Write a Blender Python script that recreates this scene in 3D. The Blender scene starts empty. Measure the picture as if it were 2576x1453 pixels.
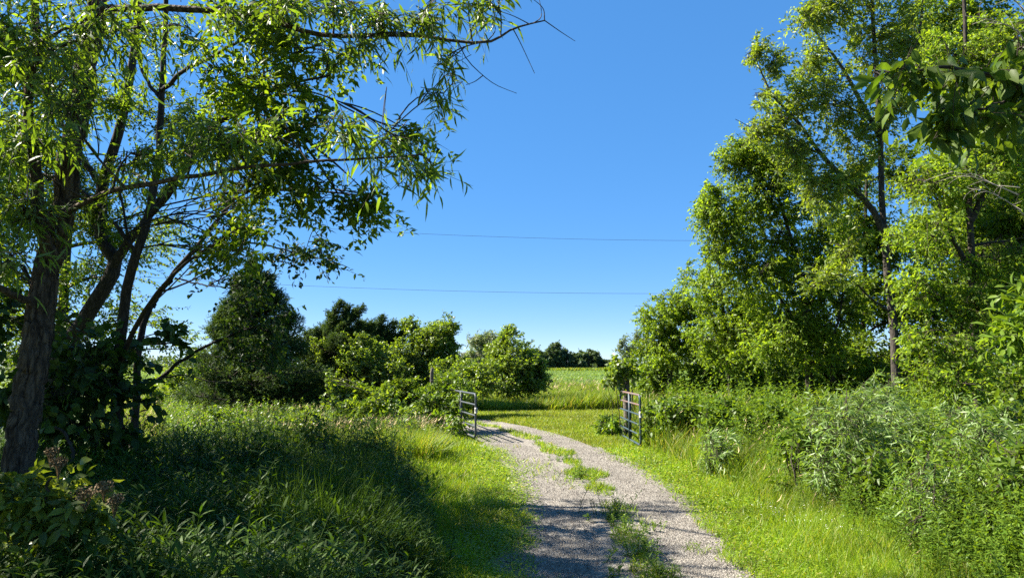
import bpy, math
import numpy as np
from math import radians, pi
S = bpy.context.scene
COL = S.collection

# ------------------------------------------------------------------ camera, sky, sun, exposure
PITCH = radians(6.4); CZ = 1.7; F = 1716.0           # F, pixel units: photograph read at 2576 px wide
cam = bpy.data.cameras.new('camera'); cam_o = bpy.data.objects.new('camera', cam); COL.objects.link(cam_o)
cam_o.location = (0, 0, CZ); cam_o.rotation_euler = (pi/2 + PITCH, 0, 0)
cam.sensor_width = 36; cam.lens = 36*F/2576; cam.clip_start = .05; cam.clip_end = 6000
S.camera = cam_o
EL, AZ = radians(43), radians(12)                    # sun: left of the view, a little ahead
sun_dir = (-math.cos(AZ)*math.cos(EL), math.sin(AZ)*math.cos(EL), math.sin(EL))
W = bpy.data.worlds.new('World'); S.world = W; W.use_nodes = True
nt = W.node_tree; nt.nodes.clear()
sky = nt.nodes.new('ShaderNodeTexSky'); sky.sky_type = 'NISHITA'; sky.sun_disc = False
sky.sun_elevation = EL; sky.sun_rotation = math.atan2(sun_dir[0], sun_dir[1])
sky.altitude = 4000; sky.air_density = 1.0; sky.dust_density = 0.0; sky.ozone_density = 8.0
hsv = nt.nodes.new('ShaderNodeHueSaturation'); hsv.inputs['Saturation'].default_value = 1.8; hsv.inputs['Hue'].default_value = .509; hsv.inputs['Value'].default_value = 1.22
gam = nt.nodes.new('ShaderNodeGamma'); gam.inputs['Gamma'].default_value = .4
bg = nt.nodes.new('ShaderNodeBackground'); bg.inputs['Strength'].default_value = 0.12
wo = nt.nodes.new('ShaderNodeOutputWorld')
nt.links.new(sky.outputs[0], gam.inputs[0]); nt.links.new(gam.outputs[0], hsv.inputs['Color']); nt.links.new(hsv.outputs[0], bg.inputs[0]); nt.links.new(bg.outputs[0], wo.inputs[0])
sl = bpy.data.lights.new('sun', 'SUN'); sl.energy = 5.0; sl.angle = radians(.53); sl.color = (1, .94, .82)
so = bpy.data.objects.new('sun', sl); COL.objects.link(so)
from mathutils import Vector
so.rotation_euler = Vector(sun_dir).to_track_quat('Z', 'Y').to_euler(); so.location = (-20, 5, 30)
S.view_settings.view_transform = 'Standard'; S.view_settings.look = 'None'
S.view_settings.exposure = 1.95; S.view_settings.gamma = 1
S.render.engine = 'CYCLES'
S.cycles.max_bounces = 12; S.cycles.diffuse_bounces = 7; S.cycles.transmission_bounces = 8; S.cycles.glossy_bounces = 2
S.cycles.use_denoising = False

# ------------------------------------------------------------------ helpers
cp, sp = math.cos(PITCH), math.sin(PITCH)
def at(px, py, d):
    """the point at ground distance d seen at photograph pixel (px, py)"""
    u, v = (px-1288)/F, (726.5-py)/F
    t = d/(cp - v*sp)
    return np.array([u*t, d, CZ + t*(sp + v*cp)])
def unit(v): return v/np.maximum(np.linalg.norm(v, axis=-1, keepdims=True), 1e-9)
def rng_(s): return np.random.default_rng(s)
def noise3(p, seed, f=1.0):
    r = rng_(seed); o = np.zeros(p.shape[:-1])
    for k in range(7):
        d = r.normal(size=3); d /= np.linalg.norm(d)
        o += np.sin((p @ d)*f*(.6 + r.random()*1.9) + r.random()*6.28)
    return o/2.6

class MB:
    def __init__(s): s.v = []; s.q = []; s.t = []; s.n = 0
    def add(s, V, quads=None, tris=None):
        V = np.asarray(V, np.float64).reshape(-1, 3)
        if quads is not None and len(quads): s.q.append(np.asarray(quads).reshape(-1, 4) + s.n)
        if tris is not None and len(tris): s.t.append(np.asarray(tris).reshape(-1, 3) + s.n)
        s.v.append(V); s.n += len(V)
    def leaves(s, P, D, N, L, Wd, kind='fold'):
        T, faces = TEMPL[kind]
        n = len(P)
        if n == 0: return
        D = unit(D); Sd = unit(np.cross(D, N)); N2 = np.cross(Sd, D)
        L = np.broadcast_to(np.asarray(L, float), (n,))[:, None, None]; Wd = np.broadcast_to(np.asarray(Wd, float), (n,))[:, None, None]
        t, w, b = T[:, 0][None, :, None], T[:, 1][None, :, None], T[:, 2][None, :, None]
        V = P[:, None] + D[:, None]*L*t + Sd[:, None]*Wd*w + N2[:, None]*L*b
        m = len(T); off = (np.arange(n)*m)[:, None, None]
        q = [f for f in faces if len(f) == 4]; tr = [f for f in faces if len(f) == 3]
        s.add(V, (np.array(q)[None] + off) if q else None, (np.array(tr)[None] + off) if tr else None)
    def tubes(s, pts, rad, k=4, cap=False):
        """pts (n, m, 3), rad (n, m)"""
        pts = np.asarray(pts, float); n, m, _ = pts.shape
        if n == 0: return
        rad = np.broadcast_to(np.asarray(rad, float), (n, m))
        T = unit(np.gradient(pts, axis=1))
        ref = np.where(np.abs(T[:, :1, 2:3]) > .9, np.array([1., 0, 0]), np.array([0, 0, 1.]))
        A = unit(np.cross(T, np.broadcast_to(ref, T.shape))); B = np.cross(T, A)
        th = np.arange(k)*2*pi/k
        R = rad[:, :, None, None]
        V = pts[:, :, None] + R*(A[:, :, None]*np.cos(th)[None, None, :, None] + B[:, :, None]*np.sin(th)[None, None, :, None])
        i = np.arange(m-1)[:, None]; j = np.arange(k)[None]
        j2 = (j+1) % k
        Q = np.stack([i*k + j, i*k + j2, (i+1)*k + j2, (i+1)*k + j], -1).reshape(-1, 4)
        s.add(V, Q[None] + (np.arange(n)*m*k)[:, None, None])
        if cap:
            for e in (0, m-1):
                base = s.n - n*m*k
                for a in range(n):
                    r0 = base + a*m*k + e*k
                    s.t.append(np.array([[r0, r0+x, r0+x+1] for x in range(1, k-1)]))
    def build(s, name, mat, parent=None, smooth=False):
        me = bpy.data.meshes.new(name)
        V = np.concatenate(s.v) if s.v else np.zeros((0, 3))
        if parent is not None: V = V - np.array(parent.location)
        Q = np.concatenate(s.q) if s.q else np.zeros((0, 4), int); Tn = np.concatenate(s.t) if s.t else np.zeros((0, 3), int)
        me.vertices.add(len(V)); me.vertices.foreach_set('co', V.astype(np.float32).ravel())
        nl = Q.size + Tn.size
        me.loops.add(nl); me.loops.foreach_set('vertex_index', np.concatenate([Q.ravel(), Tn.ravel()]).astype(np.int32))
        me.polygons.add(len(Q) + len(Tn))
        ls = np.concatenate([np.arange(len(Q))*4, Q.size + np.arange(len(Tn))*3]).astype(np.int32)
        me.polygons.foreach_set('loop_start', ls)
        if smooth: me.polygons.foreach_set('use_smooth', np.ones(len(ls), bool))
        me.update(calc_edges=True)
        me.materials.append(mat)
        o = bpy.data.objects.new(name, me); COL.objects.link(o)
        if parent is not None: o.parent = parent
        return o

def T_(*rows): return np.array(rows, float)
TEMPL = {
 'rhomb': (T_((0, 0, 0), (.45, -.5, .04), (1, 0, -.1), (.45, .5, .04)), [(0, 1, 2, 3)]),
 'fold': (T_((0, 0, 0), (.42, -.5, .07), (.42, .5, .07), (.5, 0, -.02), (1, 0, -.16)), [(0, 3, 4, 1), (0, 2, 4, 3)]),
 'long': (T_((0, 0, 0), (.28, -.5, .0), (.28, .5, .0), (.65, -.4, -.08), (.65, .4, -.08), (1, 0, -.26)), [(0, 2, 1), (1, 2, 4, 3), (3, 4, 5)]),
 'blade': (T_((0, -.5, 0), (0, .5, 0), (.5, -.42, -.06), (.5, .42, -.06), (.97, 0, -.42)), [(0, 1, 3, 2), (2, 3, 4)]),
 'oval': (T_((0, 0, 0), (.25, -.42, .05), (.25, 0, -.01), (.25, .42, .05), (.6, -.45, .02), (.6, 0, -.05), (.6, .45, .02), (1, 0, -.22)),
          [(0, 3, 2), (0, 2, 1), (2, 3, 6, 5), (1, 2, 5, 4), (5, 6, 7), (4, 5, 7)]),
}

def tag(o, label=None, cat=None, group=None, kind=None):
    for k, v in (('label', label), ('category', cat), ('group', group), ('kind', kind)):
        if v: o[k] = v
    return o
def thing(name, label, cat, loc, group=None):
    o = bpy.data.objects.new(name, None); COL.objects.link(o)
    o.location = tuple(float(x) for x in loc); o.empty_display_size = .2
    return tag(o, label, cat, group)

# ------------------------------------------------------------------ materials
def mat(name):
    m = bpy.data.materials.new(name); m.use_nodes = True
    n = m.node_tree; n.nodes.clear()
    return m, n, n.nodes, n.links
def leaf_mat(name, c1, c2, trans=.45, tcol=None, rough=.42, spec=.32, back=None, c3=None):
    m, n, N, L = mat(name)
    g = N.new('ShaderNodeNewGeometry'); ramp = N.new('ShaderNodeValToRGB'); cr = ramp.color_ramp
    cr.elements[0].color = (*c1, 1); cr.elements[1].color = (*c2, 1); cr.elements[0].position = .1; cr.elements[1].position = .85
    if c3: e = cr.elements.new(.97); e.color = (*c3, 1)
    L.new(g.outputs['Random Per Island'], ramp.inputs[0])
    tc = N.new('ShaderNodeTexCoord'); nz = N.new('ShaderNodeTexNoise'); nz.inputs['Scale'].default_value = 1.1; nz.inputs['Detail'].default_value = 2
    L.new(tc.outputs['Object'], nz.inputs['Vector'])
    mr = N.new('ShaderNodeMapRange'); mr.inputs[1].default_value = .3; mr.inputs[2].default_value = .7; mr.inputs[3].default_value = .72; mr.inputs[4].default_value = 1.28
    L.new(nz.outputs['Fac'], mr.inputs[0])
    vm = N.new('ShaderNodeMix'); vm.data_type = 'RGBA'; vm.blend_type = 'MULTIPLY'; vm.inputs[0].default_value = 1
    cmb = N.new('ShaderNodeCombineColor')
    for i in range(3): L.new(mr.outputs[0], cmb.inputs[i])
    L.new(ramp.outputs[0], vm.inputs[6]); L.new(cmb.outputs[0], vm.inputs[7])
    col = vm.outputs[2]; front = col
    if back:
        bm = N.new('ShaderNodeMix'); bm.data_type = 'RGBA'; bm.inputs[7].default_value = (*back, 1)
        L.new(g.outputs['Backfacing'], bm.inputs[0]); L.new(col, bm.inputs[6]); front = bm.outputs[2]
    p = N.new('ShaderNodeBsdfPrincipled'); p.inputs['Roughness'].default_value = rough; p.inputs['Specular IOR Level'].default_value = spec
    L.new(front, p.inputs['Base Color'])
    tr = N.new('ShaderNodeBsdfTranslucent')
    tm = N.new('ShaderNodeMix'); tm.data_type = 'RGBA'; tm.blend_type = 'MULTIPLY'; tm.inputs[0].default_value = 1
    tm.inputs[7].default_value = (*(tcol or (1.9, 1.75, .55)), 1); L.new(col, tm.inputs[6]); L.new(tm.outputs[2], tr.inputs[0])
    mx = N.new('ShaderNodeMixShader'); mx.inputs[0].default_value = trans
    L.new(p.outputs[0], mx.inputs[1]); L.new(tr.outputs[0], mx.inputs[2])
    o = N.new('ShaderNodeOutputMaterial'); L.new(mx.outputs[0], o.inputs[0])
    return m
def bark_mat(name, c1, c2, scale=14., bump=.6):
    m, n, N, L = mat(name)
    tc = N.new('ShaderNodeTexCoord'); mp = N.new('ShaderNodeMapping'); mp.inputs['Scale'].default_value = (1, 1, .22)
    L.new(tc.outputs['Object'], mp.inputs[0])
    nz = N.new('ShaderNodeTexNoise'); nz.inputs['Scale'].default_value = scale; nz.inputs['Detail'].default_value = 7; nz.inputs['Roughness'].default_value = .65
    L.new(mp.outputs[0], nz.inputs['Vector'])
    vo = N.new('ShaderNodeTexVoronoi'); vo.feature = 'DISTANCE_TO_EDGE'; vo.inputs['Scale'].default_value = scale*1.6
    mixv = N.new('ShaderNodeMix'); mixv.data_type = 'VECTOR'; mixv.inputs[0].default_value = .07
    L.new(mp.outputs[0], mixv.inputs[4]); L.new(nz.outputs['Color'], mixv.inputs[5]); L.new(mixv.outputs[1], vo.inputs['Vector'])
    mt = N.new('ShaderNodeMath'); mt.operation = 'MULTIPLY_ADD'; L.new(vo.outputs[0], mt.inputs[0]); mt.inputs[1].default_value = 1.6; L.new(nz.outputs['Fac'], mt.inputs[2])
    ramp = N.new('ShaderNodeValToRGB'); ramp.color_ramp.elements[0].position = .4; ramp.color_ramp.elements[1].position = .95
    ramp.color_ramp.elements[0].color = (*c1, 1); ramp.color_ramp.elements[1].color = (*c2, 1)
    L.new(mt.outputs[0], ramp.inputs[0])
    bp = N.new('ShaderNodeBump'); bp.inputs['Strength'].default_value = bump; bp.inputs['Distance'].default_value = .03; L.new(mt.outputs[0], bp.inputs['Height'])
    p = N.new('ShaderNodeBsdfPrincipled'); p.inputs['Roughness'].default_value = .9; p.inputs['Specular IOR Level'].default_value = .2
    L.new(ramp.outputs[0], p.inputs['Base Color']); L.new(bp.outputs[0], p.inputs['Normal'])
    o = N.new('ShaderNodeOutputMaterial'); L.new(p.outputs[0], o.inputs[0])
    return m
def island_mat(name, c1, c2, rough=.8):
    m, n, N, L = mat(name)
    g = N.new('ShaderNodeNewGeometry'); ramp = N.new('ShaderNodeValToRGB')
    ramp.color_ramp.elements[0].color = (*c1, 1); ramp.color_ramp.elements[1].color = (*c2, 1)
    L.new(g.outputs['Random Per Island'], ramp.inputs[0])
    p = N.new('ShaderNodeBsdfPrincipled'); p.inputs['Roughness'].default_value = rough; p.inputs['Specular IOR Level'].default_value = .25
    L.new(ramp.outputs[0], p.inputs['Base Color'])
    o = N.new('ShaderNodeOutputMaterial'); L.new(p.outputs[0], o.inputs[0])
    return m
def noise_mat(name, c1, c2, c3=None, scale=3., rough=.95, bump=.3, dist=.05, scale2=60.):
    m, n, N, L = mat(name)
    tc = N.new('ShaderNodeTexCoord')
    a = N.new('ShaderNodeTexNoise'); a.inputs['Scale'].default_value = scale; a.inputs['Detail'].default_value = 8; a.inputs['Roughness'].default_value = .65
    b = N.new('ShaderNodeTexNoise'); b.inputs['Scale'].default_value = scale2; b.inputs['Detail'].default_value = 6
    L.new(tc.outputs['Object'], a.inputs['Vector']); L.new(tc.outputs['Object'], b.inputs['Vector'])
    ad = N.new('ShaderNodeMath'); ad.operation = 'ADD'; L.new(a.outputs['Fac'], ad.inputs[0]); L.new(b.outputs['Fac'], ad.inputs[1])
    hf = N.new('ShaderNodeMath'); hf.operation = 'MULTIPLY'; hf.inputs[1].default_value = .5; L.new(ad.outputs[0], hf.inputs[0])
    ramp = N.new('ShaderNodeValToRGB'); cr = ramp.color_ramp
    cr.elements[0].position = .36; cr.elements[1].position = .64; cr.elements[0].color = (*c1, 1); cr.elements[1].color = (*c2, 1)
    if c3: e = cr.elements.new(.55); e.color = (*c3, 1)
    L.new(hf.outputs[0], ramp.inputs[0])
    bp = N.new('ShaderNodeBump'); bp.inputs['Strength'].default_value = bump; bp.inputs['Distance'].default_value = dist; L.new(b.outputs['Fac'], bp.inputs['Height'])
    p = N.new('ShaderNodeBsdfPrincipled'); p.inputs['Roughness'].default_value = rough; p.inputs['Specular IOR Level'].default_value = .2
    L.new(ramp.outputs[0], p.inputs['Base Color']); L.new(bp.outputs[0], p.inputs['Normal'])
    o = N.new('ShaderNodeOutputMaterial'); L.new(p.outputs[0], o.inputs[0])
    return m
def gravel_mat():
    m, n, N, L = mat('gravel')
    tc = N.new('ShaderNodeTexCoord')
    vo = N.new('ShaderNodeTexVoronoi'); vo.inputs['Scale'].default_value = 66; L.new(tc.outputs['Object'], vo.inputs['Vector'])
    bw = N.new('ShaderNodeSeparateColor'); L.new(vo.outputs['Color'], bw.inputs[0])
    ramp = N.new('ShaderNodeValToRGB'); cr = ramp.color_ramp
    cr.elements[0].color = (.095, .083, .069, 1); cr.elements[1].color = (.31, .282, .24, 1); cr.elements[1].position = 1
    e = cr.elements.new(.45); e.color = (.18, .161, .135, 1)
    L.new(bw.outputs[0], ramp.inputs[0])
    nz = N.new('ShaderNodeTexNoise'); nz.inputs['Scale'].default_value = 1.6; nz.inputs['Detail'].default_value = 6; L.new(tc.outputs['Object'], nz.inputs['Vector'])
    mr = N.new('ShaderNodeMapRange'); mr.inputs[1].default_value = .3; mr.inputs[2].default_value = .7; mr.inputs[3].default_value = .75; mr.inputs[4].default_value = 1.15; L.new(nz.outputs[0], mr.inputs[0])
    cmb = N.new('ShaderNodeCombineColor')
    for i in range(3): L.new(mr.outputs[0], cmb.inputs[i])
    mx = N.new('ShaderNodeMix'); mx.data_type = 'RGBA'; mx.blend_type = 'MULTIPLY'; mx.inputs[0].default_value = 1
    L.new(ramp.outputs[0], mx.inputs[6]); L.new(cmb.outputs[0], mx.inputs[7])
    bp = N.new('ShaderNodeBump'); bp.inputs['Strength'].default_value = .8; bp.inputs['Distance'].default_value = .012; bp.invert = True
    L.new(vo.outputs['Distance'], bp.inputs['Height'])
    p = N.new('ShaderNodeBsdfPrincipled'); p.inputs['Roughness'].default_value = .9; p.inputs['Specular IOR Level'].default_value = .25
    L.new(mx.outputs[2], p.inputs['Base Color']); L.new(bp.outputs[0], p.inputs['Normal'])
    o = N.new('ShaderNodeOutputMaterial'); L.new(p.outputs[0], o.inputs[0])
    return m
def metal_mat(name, c, rust, amt):
    m, n, N, L = mat(name)
    tc = N.new('ShaderNodeTexCoord'); nz = N.new('ShaderNodeTexNoise'); nz.inputs['Scale'].default_value = 9; nz.inputs['Detail'].default_value = 8; nz.inputs['Roughness'].default_value = .7
    L.new(tc.outputs['Object'], nz.inputs['Vector'])
    mr = N.new('ShaderNodeMapRange'); mr.inputs[1].default_value = .62 - amt*.35; mr.inputs[2].default_value = .74 - amt*.35; L.new(nz.outputs['Fac'], mr.inputs[0])
    mx = N.new('ShaderNodeMix'); mx.data_type = 'RGBA'; mx.inputs[6].default_value = (*c, 1); mx.inputs[7].default_value = (*rust, 1); L.new(mr.outputs[0], mx.inputs[0])
    p = N.new('ShaderNodeBsdfPrincipled'); p.inputs['Roughness'].default_value = .55; L.new(mx.outputs[2], p.inputs['Base Color'])
    o = N.new('ShaderNodeOutputMaterial'); L.new(p.outputs[0], o.inputs[0])
    return m

M = dict(
 willow=leaf_mat('willow_leaf', (.07, .13, .012), (.13, .205, .02), .48, rough=.45, spec=.35, back=(.15, .21, .09)),
 ash=leaf_mat('ash_leaf', (.062, .12, .011), (.135, .195, .018), .52, rough=.45, spec=.25),
 elder=leaf_mat('box_elder_leaf', (.1, .172, .015), (.175, .25, .024), .54, rough=.48, spec=.3),
 ashpale=leaf_mat('pale_ash_leaf', (.105, .17, .014), (.18, .24, .028), .52, rough=.42, spec=.4, back=(.21, .26, .1)),
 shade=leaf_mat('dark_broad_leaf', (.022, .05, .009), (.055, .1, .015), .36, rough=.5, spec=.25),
 juniper=leaf_mat('juniper_leaf', (.024, .054, .016), (.062, .098, .026), .25, rough=.7, spec=.15),
 vine=leaf_mat('vine_leaf', (.085, .15, .01), (.175, .245, .018), .45, rough=.4, back=(.19, .24, .11)),
 mid=leaf_mat('shrub_leaf', (.07, .135, .012), (.135, .205, .02), .42, rough=.45),
 silver=leaf_mat('silver_willow_leaf', (.1, .185, .03), (.2, .3, .075), .42, rough=.45, spec=.35, back=(.28, .36, .17)),
 greyleaf=leaf_mat('grey_willow_leaf', (.1, .145, .06), (.16, .21, .09), .35),
 far=leaf_mat('haze_tinted_far_leaf', (.045, .08, .036), (.075, .115, .048), .3, rough=.6),  # bluish tint in the leaf colour stands in for distance haze
 bough=leaf_mat('bough_leaf', (.045, .085, .01), (.085, .13, .016), .45, rough=.5, spec=.3),
 viburnum=leaf_mat('viburnum_leaf', (.075, .115, .016), (.15, .19, .028), .38, rough=.36),
 weed=leaf_mat('shade_darkened_weed_leaf', (.026, .062, .007), (.06, .11, .011), .36, rough=.55, spec=.16),  # base colour darkened to stand in for shade over the left undergrowth
 grass=leaf_mat('grass_blade', (.105, .19, .01), (.2, .285, .018), .46, rough=.45, c3=(.32, .29, .08)),
 mown=leaf_mat('mown_grass_blade', (.115, .18, .014), (.21, .25, .03), .38, rough=.5, c3=(.34, .3, .1)),
 meadow=leaf_mat('meadow_grass_blade', (.09, .165, .012), (.19, .25, .025), .43, rough=.5, c3=(.36, .3, .11)),
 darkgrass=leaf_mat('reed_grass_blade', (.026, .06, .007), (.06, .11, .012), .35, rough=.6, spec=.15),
 crop=leaf_mat('crop_leaf', (.085, .15, .03), (.14, .2, .05), .35, rough=.5, spec=.25),
 straw=island_mat('seed_head', (.30, .22, .11), (.48, .38, .21)),
 brown=island_mat('brown_flower_head', (.1, .06, .022), (.22, .15, .07)),
 white=island_mat('clover_flower', (.6, .58, .5), (.8, .78, .72)),
 bark=bark_mat('willow_bark', (.025, .017, .012), (.125, .09, .062), 13., .9),
 darkbark=bark_mat('dark_bark', (.02, .016, .013), (.06, .048, .038), 16., .4),
 greybark=bark_mat('grey_bark', (.025, .021, .018), (.085, .072, .06), 16., .4),
 twig=island_mat('twig_bark', (.022, .017, .012), (.06, .045, .032)),
 paletwig=island_mat('dead_twig', (.2, .17, .14), (.34, .3, .26)),
 stem=island_mat('green_stem', (.06, .1, .02), (.12, .15, .04)),
 ground=noise_mat('soil', (.04, .055, .016), (.1, .12, .035), (.06, .085, .02), .7),
 cropsoil=noise_mat('crop_soil', (.09, .14, .035), (.15, .2, .06), None, .5),
 gravel=gravel_mat(),
 stone=island_mat('pebble', (.09, .075, .062), (.34, .3, .26)),
 post=bark_mat('weathered_post', (.045, .037, .03), (.16, .14, .12), 22., .5),
 teal=metal_mat('painted_gate_metal', (.018, .04, .052), (.16, .07, .045), .05),
 rusty=metal_mat('rusted_gate_metal', (.09, .09, .09), (.17, .075, .05), .5),
 grey=metal_mat('grey_gate_metal', (.035, .045, .055), (.2, .13, .1), .12),
 steel=metal_mat('bare_steel', (.3, .29, .28), (.2, .1, .06), .2),
 wire=island_mat('cable', (.03, .03, .035), (.03, .03, .035)),
)

# ------------------------------------------------------------------ path of the lane
CL = np.array([(.3, -6), (.55, 0), (.78, 3), (.96, 5.45), (1.11, 7), (1.18, 8.4), (1.15, 10), (1.02, 12), (.84, 13.4), (.5, 15.5), (-.1, 17.8), (-1.0, 20), (-2.4, 22.2), (-4.8, 24.8), (-8.5, 27.6), (-14, 31)], float)
def resample(P, n):
    P = np.asarray(P, float); m = len(P)
    Q = np.vstack([2*P[0]-P[1], P, 2*P[-1]-P[-2]])
    t = np.linspace(0, m-1-1e-6, n); i = t.astype(int); f = (t-i)[:, None]
    a, b, c, d = Q[i], Q[i+1], Q[i+2], Q[i+3]
    return .5*(2*b + (c-a)*f + (2*a-5*b+4*c-d)*f**2 + (3*b-a-3*c+d)*f**3)
CLs = resample(CL, 220)
CT = unit(np.gradient(CLs, axis=0)); CN = np.stack([CT[:, 1], -CT[:, 0]], 1)     # CN points to the right of travel
def lane_s(xy):
    """signed lateral distance from the lane centre (positive right), chunked"""
    out = np.empty(len(xy))
    for i in range(0, len(xy), 20000):
        c = xy[i:i+20000]
        k = np.argmin(((c[:, None] - CLs[None])**2).sum(-1), 1)
        out[i:i+20000] = ((c - CLs[k])*CN[k]).sum(-1)
    return out
HW = 1.08

# ------------------------------------------------------------------ setting: ground, lane, road, field
mb = MB()
gx = np.concatenate([-np.geomspace(60, 4000, 10)[::-1], np.linspace(-50, 50, 41), np.geomspace(60, 4000, 10)])
gy = np.concatenate([[-4000, -1000, -300, -100, -40], np.linspace(-20, 60, 41), np.geomspace(75, 4000, 14)])
X, Y = np.meshgrid(gx, gy); nx = len(gx)
i, j = np.meshgrid(np.arange(len(gy)-1), np.arange(nx-1), indexing='ij'); a = (i*nx + j).ravel()
mb.add(np.stack([X, Y, 0*X], -1), np.stack([a, a+1, a+nx+1, a+nx], 1))
tag(mb.build('ground', M['ground']), kind='structure')

mb = MB()
st = np.linspace(-1, 1, 33)
r = rng_(3)
arc = np.arange(220)*.18
wob = 1 + .05*np.sin(arc*1.7) + .04*np.sin(arc*4.1+1) + .03*r.normal(size=220)
hgt = .012 + .012*np.cos(st*pi*2)*0 + .01*(np.abs(st) < .2) - .012*np.exp(-((np.abs(st)-.55)/.2)**2)*.5
V = np.zeros((220, 33, 3))
V[..., :2] = CLs[:, None] + CN[:, None]*(st[None, :, None]*HW*wob[:, None, None]*1.08)
V[..., 2] = hgt + .003*r.normal(size=(220, 33)); V[:, (0, -1), 2] = .004
i, j = np.meshgrid(np.arange(219), np.arange(32), indexing='ij'); a = (i*33+j).ravel()
mb.add(V, np.stack([a, a+1, a+34, a+33], 1))
tag(mb.build('gravel_lane', M['gravel'], smooth=True), kind='structure')

mb = MB()     # the wider gravel road the lane meets, running off to the left behind the bushes
xs = np.linspace(-14, -.3, 60); edge = .25*np.sin(xs*1.3)
V = np.zeros((60, 5, 3)); V[..., 0] = xs[:, None]
yc = 21.6 + np.maximum(-xs-3, 0)*.62; ww = np.clip((-.3-xs)*1.1, .05, 1.6)
V[..., 1] = (yc + edge*.3)[:, None] + np.linspace(-1, 1, 5)[None]*ww[:, None]; V[..., 2] = .02
i, j = np.meshgrid(np.arange(59), np.arange(4), indexing='ij'); a = (i*5+j).ravel()
mb.add(V, np.stack([a, a+1, a+6, a+5][::-1], 1))
tag(mb.build('gravel_road', M['gravel']), kind='structure')

mb = MB()
mb.add([(-400, 46, .008), (400, 46, .008), (400, 203, .008), (-400, 203, .008)], [(0, 1, 2, 3)])
tag(mb.build('crop_field', M['cropsoil']), kind='structure')

# ------------------------------------------------------------------ scattered ground cover (stuff)
def polar(rg, n, d0, d1, u0, u1):
    """n ground points, even on the picture: distance log-distributed, direction between pixel columns u0 and u1"""
    d = d0*(d1/d0)**rg.random(n); u = (u0 + (u1-u0)*rg.random(n) - 1288)/F
    return np.stack([u*d, d], 1)
def blades(mb, rg, xy, h, w, lean=.25, wind=.12, kind='blade'):
    n = len(xy); P = np.column_stack([xy, np.zeros(n)])
    D = np.stack([rg.normal(size=n)*lean + wind, rg.normal(size=n)*lean, np.ones(n)], 1)
    N = np.column_stack([rg.normal(size=(n, 2)), .2*np.ones(n)])
    N += D*.5
    mb.leaves(P, D, N, h, w, kind)
    return P, unit(D)
rg = rng_(11)
# verge grass either side of the lane
mb = MB(); xy = polar(rg, 470000, 3.8, 30, 500, 3100); s = lane_s(xy); d = xy[:, 1]
edge = .88 + .16*noise3(np.column_stack([xy, 0*d]), 5, 3.) + .07*rg.random(len(xy))
right_w = 1.3
keep = ((s > edge) & (s < 1.05 + right_w + .3*rg.random(len(xy)))) | ((s < -edge - .2*np.clip((8-d)/2, 0, 1)) & (s > -1.8 - .5*rg.random(len(xy)) - .3*np.clip(d-5.4, 0, 3.2)))
keep &= ~((d > 17) & (s < -1.2))
xy, s, d = xy[keep], s[keep], d[keep]
off = np.abs(s) - .9
h = np.where(d > 9.5, .6, 1.)*np.clip(.06 + .11*off + .03*noise3(np.column_stack([xy, 0*d]), 8, 2.), .03, .3)*(.6 + .8*rg.random(len(xy)))
blades(mb, rg, xy, h, .0055*(d/6)**.75*(.6+.8*rg.random(len(xy))), .4)
# broad-leaved clover among it
xy = polar(rg, 70000, 4.6, 14, 1100, 2250); s = lane_s(xy)
k = (np.abs(s) > .78 + .3*rg.random(len(xy))) & (s < 3) & (s > -1.7); xy = xy[k]; n = len(xy)
ph = rg.random(n)*6.28
mb.leaves(np.column_stack([xy, .02 + .09*rg.random(n)]), np.column_stack([np.cos(ph), np.sin(ph), .5*rg.random(n)]), np.column_stack([.5*rg.normal(size=(n, 2)), np.ones(n)]), .028*(xy[:, 1]/6)**.5, .016*(xy[:, 1]/6)**.5, 'fold')
tag(mb.build('verge_grass', M['grass']), kind='stuff')

mb = MB(); xy = polar(rg, 150000, 14.5, 30, 1000, 1720); s = lane_s(xy); d = xy[:, 1]    # the mown grass beyond the gate
xr = 2.2 + .0*d; keep = (s > 1.0) & (xy[:, 0] > -6) & (xy[:, 0] < 2.35 + .25*rg.random(len(xy)) + np.maximum(d-18, 0)*.25) & (d < 26.5 + rg.random(len(xy)))
xy, d = xy[keep], d[keep]; n = len(xy)
blades(mb, rg, xy, (.05+.06*rg.random(n))*(1+.4*noise3(np.column_stack([xy, 0*d]), 4, 1.2)), .006*(d/6)**.8, .6)
tag(mb.build('mown_grass', M['mown']), kind='stuff')

def plume(mb, rg, P, D, H, L=.12, Wd=.014):
    tip = P + D*H[:, None]*.93; n = len(P)
    mb.leaves(tip, unit(D + np.stack([.5+.3*rg.normal(size=n), .3*rg.normal(size=n), -.1+0*H], 1)), rg.normal(size=(n, 3)), L*(.7+.6*rg.random(n)), Wd, 'fold')
seeds = MB()
# tall meadow grass: left meadow, right margin, far fringe
mb = MB()
xy = polar(rg, 300000, 8.5, 40, 250, 1240); s = lane_s(xy); d = xy[:, 1]; p3 = np.column_stack([xy, 0*d])
lo = 11.3 - np.clip((-xy[:, 0]-1.6)*.12, -.3, .8) + 1.1*noise3(p3, 21, .9)
keep = (s < -2.2 - .4*rg.random(len(xy))) & (d > lo) & (d < 25.5)
keep &= ~((xy[:, 0] > -2.4-.25*(d-17)) & (d > 17.2)) & ~((s > -2.3) & (d > 13.6))
xy, d, p3 = xy[keep], d[keep], p3[keep]; n = len(xy)
H = (.34 + .2*rg.random(n) + .12*noise3(p3, 31, .7))*np.where(d > 17, .95, 1)
P, D = blades(mb, rg, xy, H, .006*(d/7)**.85*(.6+.8*rg.random(n)), .3, .18)
k = (rg.random(n) < .015 + .035*(noise3(p3, 33, .6) > .4)); plume(seeds, rg, P[k], D[k], H[k]+.18, .13, .012*(d[k]/10)**.7); stk = k
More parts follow.
